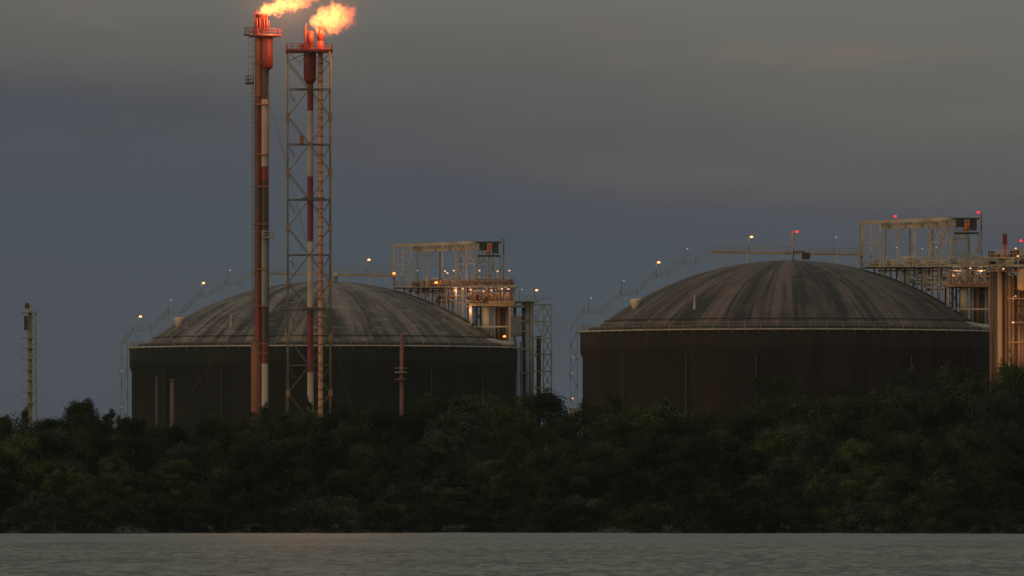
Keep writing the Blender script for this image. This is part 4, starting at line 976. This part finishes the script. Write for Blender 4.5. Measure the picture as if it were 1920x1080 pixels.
def put_tree(key, px, ytop, Y, pal, label, group, wid=1.0, cat=None):
    root, H0 = protos[key]
    o = root if key not in used else copy_tree(root)
    if key not in used: used.add(key)
    ZG = 0.0 if key.startswith('shrub') else 1.3; H = P(px, ytop, Y).z - ZG; s_ = H/H0
    for ch in o.children:
        if ch.name.startswith('crown'):
            base_key = (key, pal)
            if base_key not in palmesh:
                src = basemesh.setdefault(key, ch.data); m2 = src.copy()
                for i in range(3): m2.materials[i] = PAL[pal][i]
                palmesh[base_key] = m2
            ch.data = palmesh[base_key]
    x = P(px, 0, Y).x
    o.location = (x, Y, ZG); sx = s_ if .8 < s_ < 1.25 else (s_+1)/2
    sx *= wid; o.scale = (sx, sx, s_); o.rotation_euler = (0, 0, rt.uniform(0, 6.28))
    return tag(o, label, cat or 'tree', group)
basemesh = {}
sky_pts = [(-60,770),(0,778),(30,792),(60,788),(100,786),(200,790),(235,782),(280,788),(330,800),(400,782),(440,770),(500,774),(560,778),(610,776),(640,770),(700,765),(760,752),(800,742),(860,737),(930,737),(990,736),(1020,745),(1045,765),(1065,786),(1090,788),(1120,757),(1160,740),(1210,748),(1260,758),(1300,772),(1350,782),(1400,768),(1480,755),(1530,750),(1590,734),(1650,748),(1700,728),(1740,738),(1800,708),(1850,722),(1900,702),(1990,690)]
def skyl(px):
    for (a, ya), (b, yb_) in zip(sky_pts, sky_pts[1:]):
        if a <= px <= b: return ya + (yb_-ya)*(px-a)/(b-a)
    return 780
words = ['at the left edge of the picture', 'below the lone lattice tower', 'between the lattice tower and the left tank', 'below the left end of the left tank', 'below the thick brownish pole',
         'just left of the flare stacks', 'below the left flare stack', 'below the derrick', 'just right of the derrick', 'below the faded red mast', 'below the left gantry', 'below the stair tower',
         'below the gap between the tanks', 'below the left end of the right tank', 'below the left flank of the right dome', 'below the crest of the right dome', 'right of the crest of the right dome', 'below the right gantry', 'below the right process platform', 'at the right edge of the picture']
step = 1920/19
for i in range(20):
    px = i*step
    # back row: its crowns draw the skyline
    p0 = px + rt.uniform(-12, 12)
    key = ['broad1', 'broad2', 'broad3'][i % 3]
    pal = 'light' if i in (6, 12, 13, 16) else ('blue' if i % 4 == 1 else 'dark')  # lighter leaf colour below the flare stands in for flame-lit foliage
    tone = {'light': 'lighter green', 'blue': 'greyish green', 'dark': 'dark green', 'deep': 'blackish'}[pal]
    put_tree(key, p0, skyl(p0) + rt.uniform(-2, 8), 2080 + rt.uniform(-8, 8), pal, 'tall ' + tone + ' tree on the skyline ' + words[i], 'tall trees of the back row')
for i in range(20):
    p0 = i*step + step*.5 + rt.uniform(-14, 14); key = ['broad3', 'broad1', 'broad2'][(i*2) % 3]
    if i == 19: p0 = -step*.5
    pal = ['dark', 'deep', 'light', 'dark', 'blue'][(i*3) % 5]
    tone = {'light': 'lighter green', 'blue': 'greyish green', 'dark': 'dark green', 'deep': 'blackish'}[pal]
    put_tree(key, p0, skyl(p0) + rt.uniform(22, 46), 2040 + rt.uniform(-10, 10), pal, tone + ' tree just under the skyline ' + (words[i] if i < 19 else 'cut by the left border'), 'trees behind the mangroves')
for i in range(20):
    p0 = i*step + rt.uniform(-25, 25); key = ['mid1', 'mid2'][i % 2]
    yt = 842 + rt.uniform(-34, 26) + (-22 if i > 14 else 0); pal = ['deep', 'dark', 'blue', 'deep', 'light', 'deep', 'dark'][(i*2) % 7]
    if i == 0: p0, yt, pal = 42, 815, 'light'
    if i == 7: p0, yt, pal = 700, 835, 'dark'
    if i == 3: pal = 'light'; yt = 865
    tone = {'light': 'yellowish green', 'blue': 'greyish green', 'dark': 'dark green', 'deep': 'blackish'}[pal]
    put_tree(key, p0, yt, 1995 + rt.uniform(-10, 10), pal, 'rounded ' + tone + ' tree halfway up the thicket ' + words[i], 'middle trees of the thicket')
for i in range(20):
    p0 = i*step + step*.5 + rt.uniform(-25, 25) - (step*20 if i == 19 else 0); key = ['low1', 'low2'][i % 2]
    yt = 896 + rt.uniform(-34, 24); pal = ['deep', 'blue', 'dark', 'deep', 'dark', 'deep', 'light'][(i*5+1) % 7]
    if i == 1: p0, yt, pal = 158, 872, 'light'
    tone = {'light': 'yellowish green', 'blue': 'greyish green', 'dark': 'dark green', 'deep': 'blackish'}[pal]
    put_tree(key, p0, yt, min(1950, shoreY((p0-960)/F*1900) + 42) + rt.uniform(-8, 8), pal, 'low wide ' + tone + ' mangrove tree ' + (words[i] if i < 19 else 'cut by the left border'), 'low mangrove trees', 1.15)
for i in range(20):
    p0 = i*step + rt.uniform(-22, 22); key = ['shrub1', 'shrub2'][i % 2]; yt = 948 + rt.uniform(-26, 18)
    pal = ['deep', 'dark', 'deep', 'blue', 'deep'][(i*3) % 5]
    tone = {'blue': 'greyish green', 'dark': 'dark green', 'deep': 'blackish'}[pal]
    put_tree(key, p0, yt, shoreY((p0-960)/F*1880) + 6 + rt.uniform(-4, 3), pal, 'mangrove bush, ' + tone + ', at the water line ' + words[i], 'mangrove bushes along the water', 1.35, 'bush')
# trees that stand out
put_tree('spire', 140, 750, 2058, 'dark', 'tallest dark tree between the lattice tower and the left tank, broad cone', None, 1.15)
put_tree('spire', 164, 744, 2056, 'dark', 'narrow pointed tree merging with the tallest tree at left', None, .7)
put_tree('broad2', 150, 760, 2070, 'deep', 'blackish round-topped tree behind the tallest cone tree at left', None, .8)
put_tree('spire', 12, 776, 2060, 'dark', 'pointed tree on the skyline at the left border', None, .8)
put_tree('spire', 92, 782, 2060, 'deep', 'blackish pointed tree just right of the lattice tower foot', None, .9)
put_tree('spire', 226, 776, 2060, 'dark', 'pointed tree touching the left edge of the left tank', None, .7)
put_tree('spire', 1130, 752, 2080, 'dark', 'slender pointed tree at the left end of the right tank', None, .9)
put_tree('spire', 1255, 748, 2085, 'deep', 'blackish pointed tree before the right tank, left of its crest', None, 1.0)
put_tree('spire', 206, 764, 2062, 'dark', 'small pointed tree left of the left tank, against the sky', None, .8)
put_tree('spire', 48, 760, 2062, 'dark', 'thin pointed tree in front of the lone lattice tower', None, .55)
put_tree('spire', 182, 775, 2064, 'dark', 'short pointed tree between two taller ones, left of the left tank', None, .6)
put_tree('flat', 1458, 704, 2095, 'dark', 'flat-crowned tree standing alone in front of the right tank wall', None, 1.0)
put_tree('flat', 1588, 727, 2090, 'dark', 'small loose flat-crowned tree before the right tank, right of the larger one', None, .65)
put_tree('spire', 578, 740, 2064, 'dark', 'small dark pointed tree in front of the derrick foot', None, .4)
put_tree('spire', 498, 752, 2064, 'blue', 'small pointed tree in front of the left flare stack foot', None, .6)
put_tree('broad2', 1690, 700, 2092, 'blue', 'tall thin-leaved tree before the right end of the right tank', None, .9)
put_tree('broad1', 1800, 690, 2094, 'dark', 'tall tree under the right gantry, against the right tank wall', None, .8)
put_tree('spire', 1152, 728, 2092, 'dark', 'pointed dark tree before the left part of the right tank', None, .9)
put_tree('broad2', 1905, 688, 2088, 'light', 'light green tree against the orange pipe tower', None, .7)
put_tree('broad3', 1066, 792, 2060, 'dark', 'dark tree closing the notch between the two tanks', None, .9)
put_tree('broad1', 548, 772, 2066, 'dark', 'dark tree hiding the left foot of the derrick', None, .7)
put_tree('broad2', 326, 803, 2062, 'deep', 'blackish tree hiding the foot of the thick brownish pole', None, .8)
put_tree('broad3', 640, 768, 2068, 'deep', 'blackish tree at the right foot of the derrick, against the left tank', None, .7)
put_tree('broad1', 236, 783, 2050, 'deep', 'blackish tree at the left bottom edge of the left tank', None, .7)
# undergrowth filling the bank below the crowns
ug = MB(); ru = random.Random(12)
for i in range(52000):
    x = ru.uniform(-105, 105); dy = -2.5 + ru.random()**1.6*75; y = shoreY(x) + dy
    top = 3.0 + 2.2*mnoise.noise(Vector((x*.12, y*.05, 0))) + max(dy, 0)*.06
    z = .03 + ru.random()*max(top, .8)
    ug.m = ru.choices((0, 1, 2), (6, 3, 1))[0]; leaf(ug, Vector((x, y, z)), ru.uniform(.25, .5), ru, .5)
for i in range(42000):
    x = ru.uniform(-112, 112); y = ru.uniform(1975, 2110); z = 1.5 + ru.random()*(8.5 + 3*mnoise.noise(Vector((x*.08, y*.05, 2))))
    ug.m = ru.choices((0, 1, 2), (6, 3, 1))[0]; leaf(ug, Vector((x, y, z)), ru.uniform(.6, 1.2), ru, .5)
tag(ug.build('undergrowth', PAL['deep']), kind='stuff')

# ------------------------------------------------------------------ haze
hz_ = bpy.data.materials.new('river_haze'); hz_.use_nodes = True; t = hz_.node_tree; t.nodes.clear()
pv = nd(t, 'ShaderNodeVolumePrincipled'); pv.inputs['Color'].default_value = (.80, .84, .80, 1); pv.inputs['Density'].default_value = .000014; pv.inputs['Anisotropy'].default_value = .2
ou = nd(t, 'ShaderNodeOutputMaterial'); t.links.new(pv.outputs[0], ou.inputs['Volume'])
tag(MB().box((0, 2250, 64), (8200, 7700, 131)).build('haze', hz_), kind='stuff')
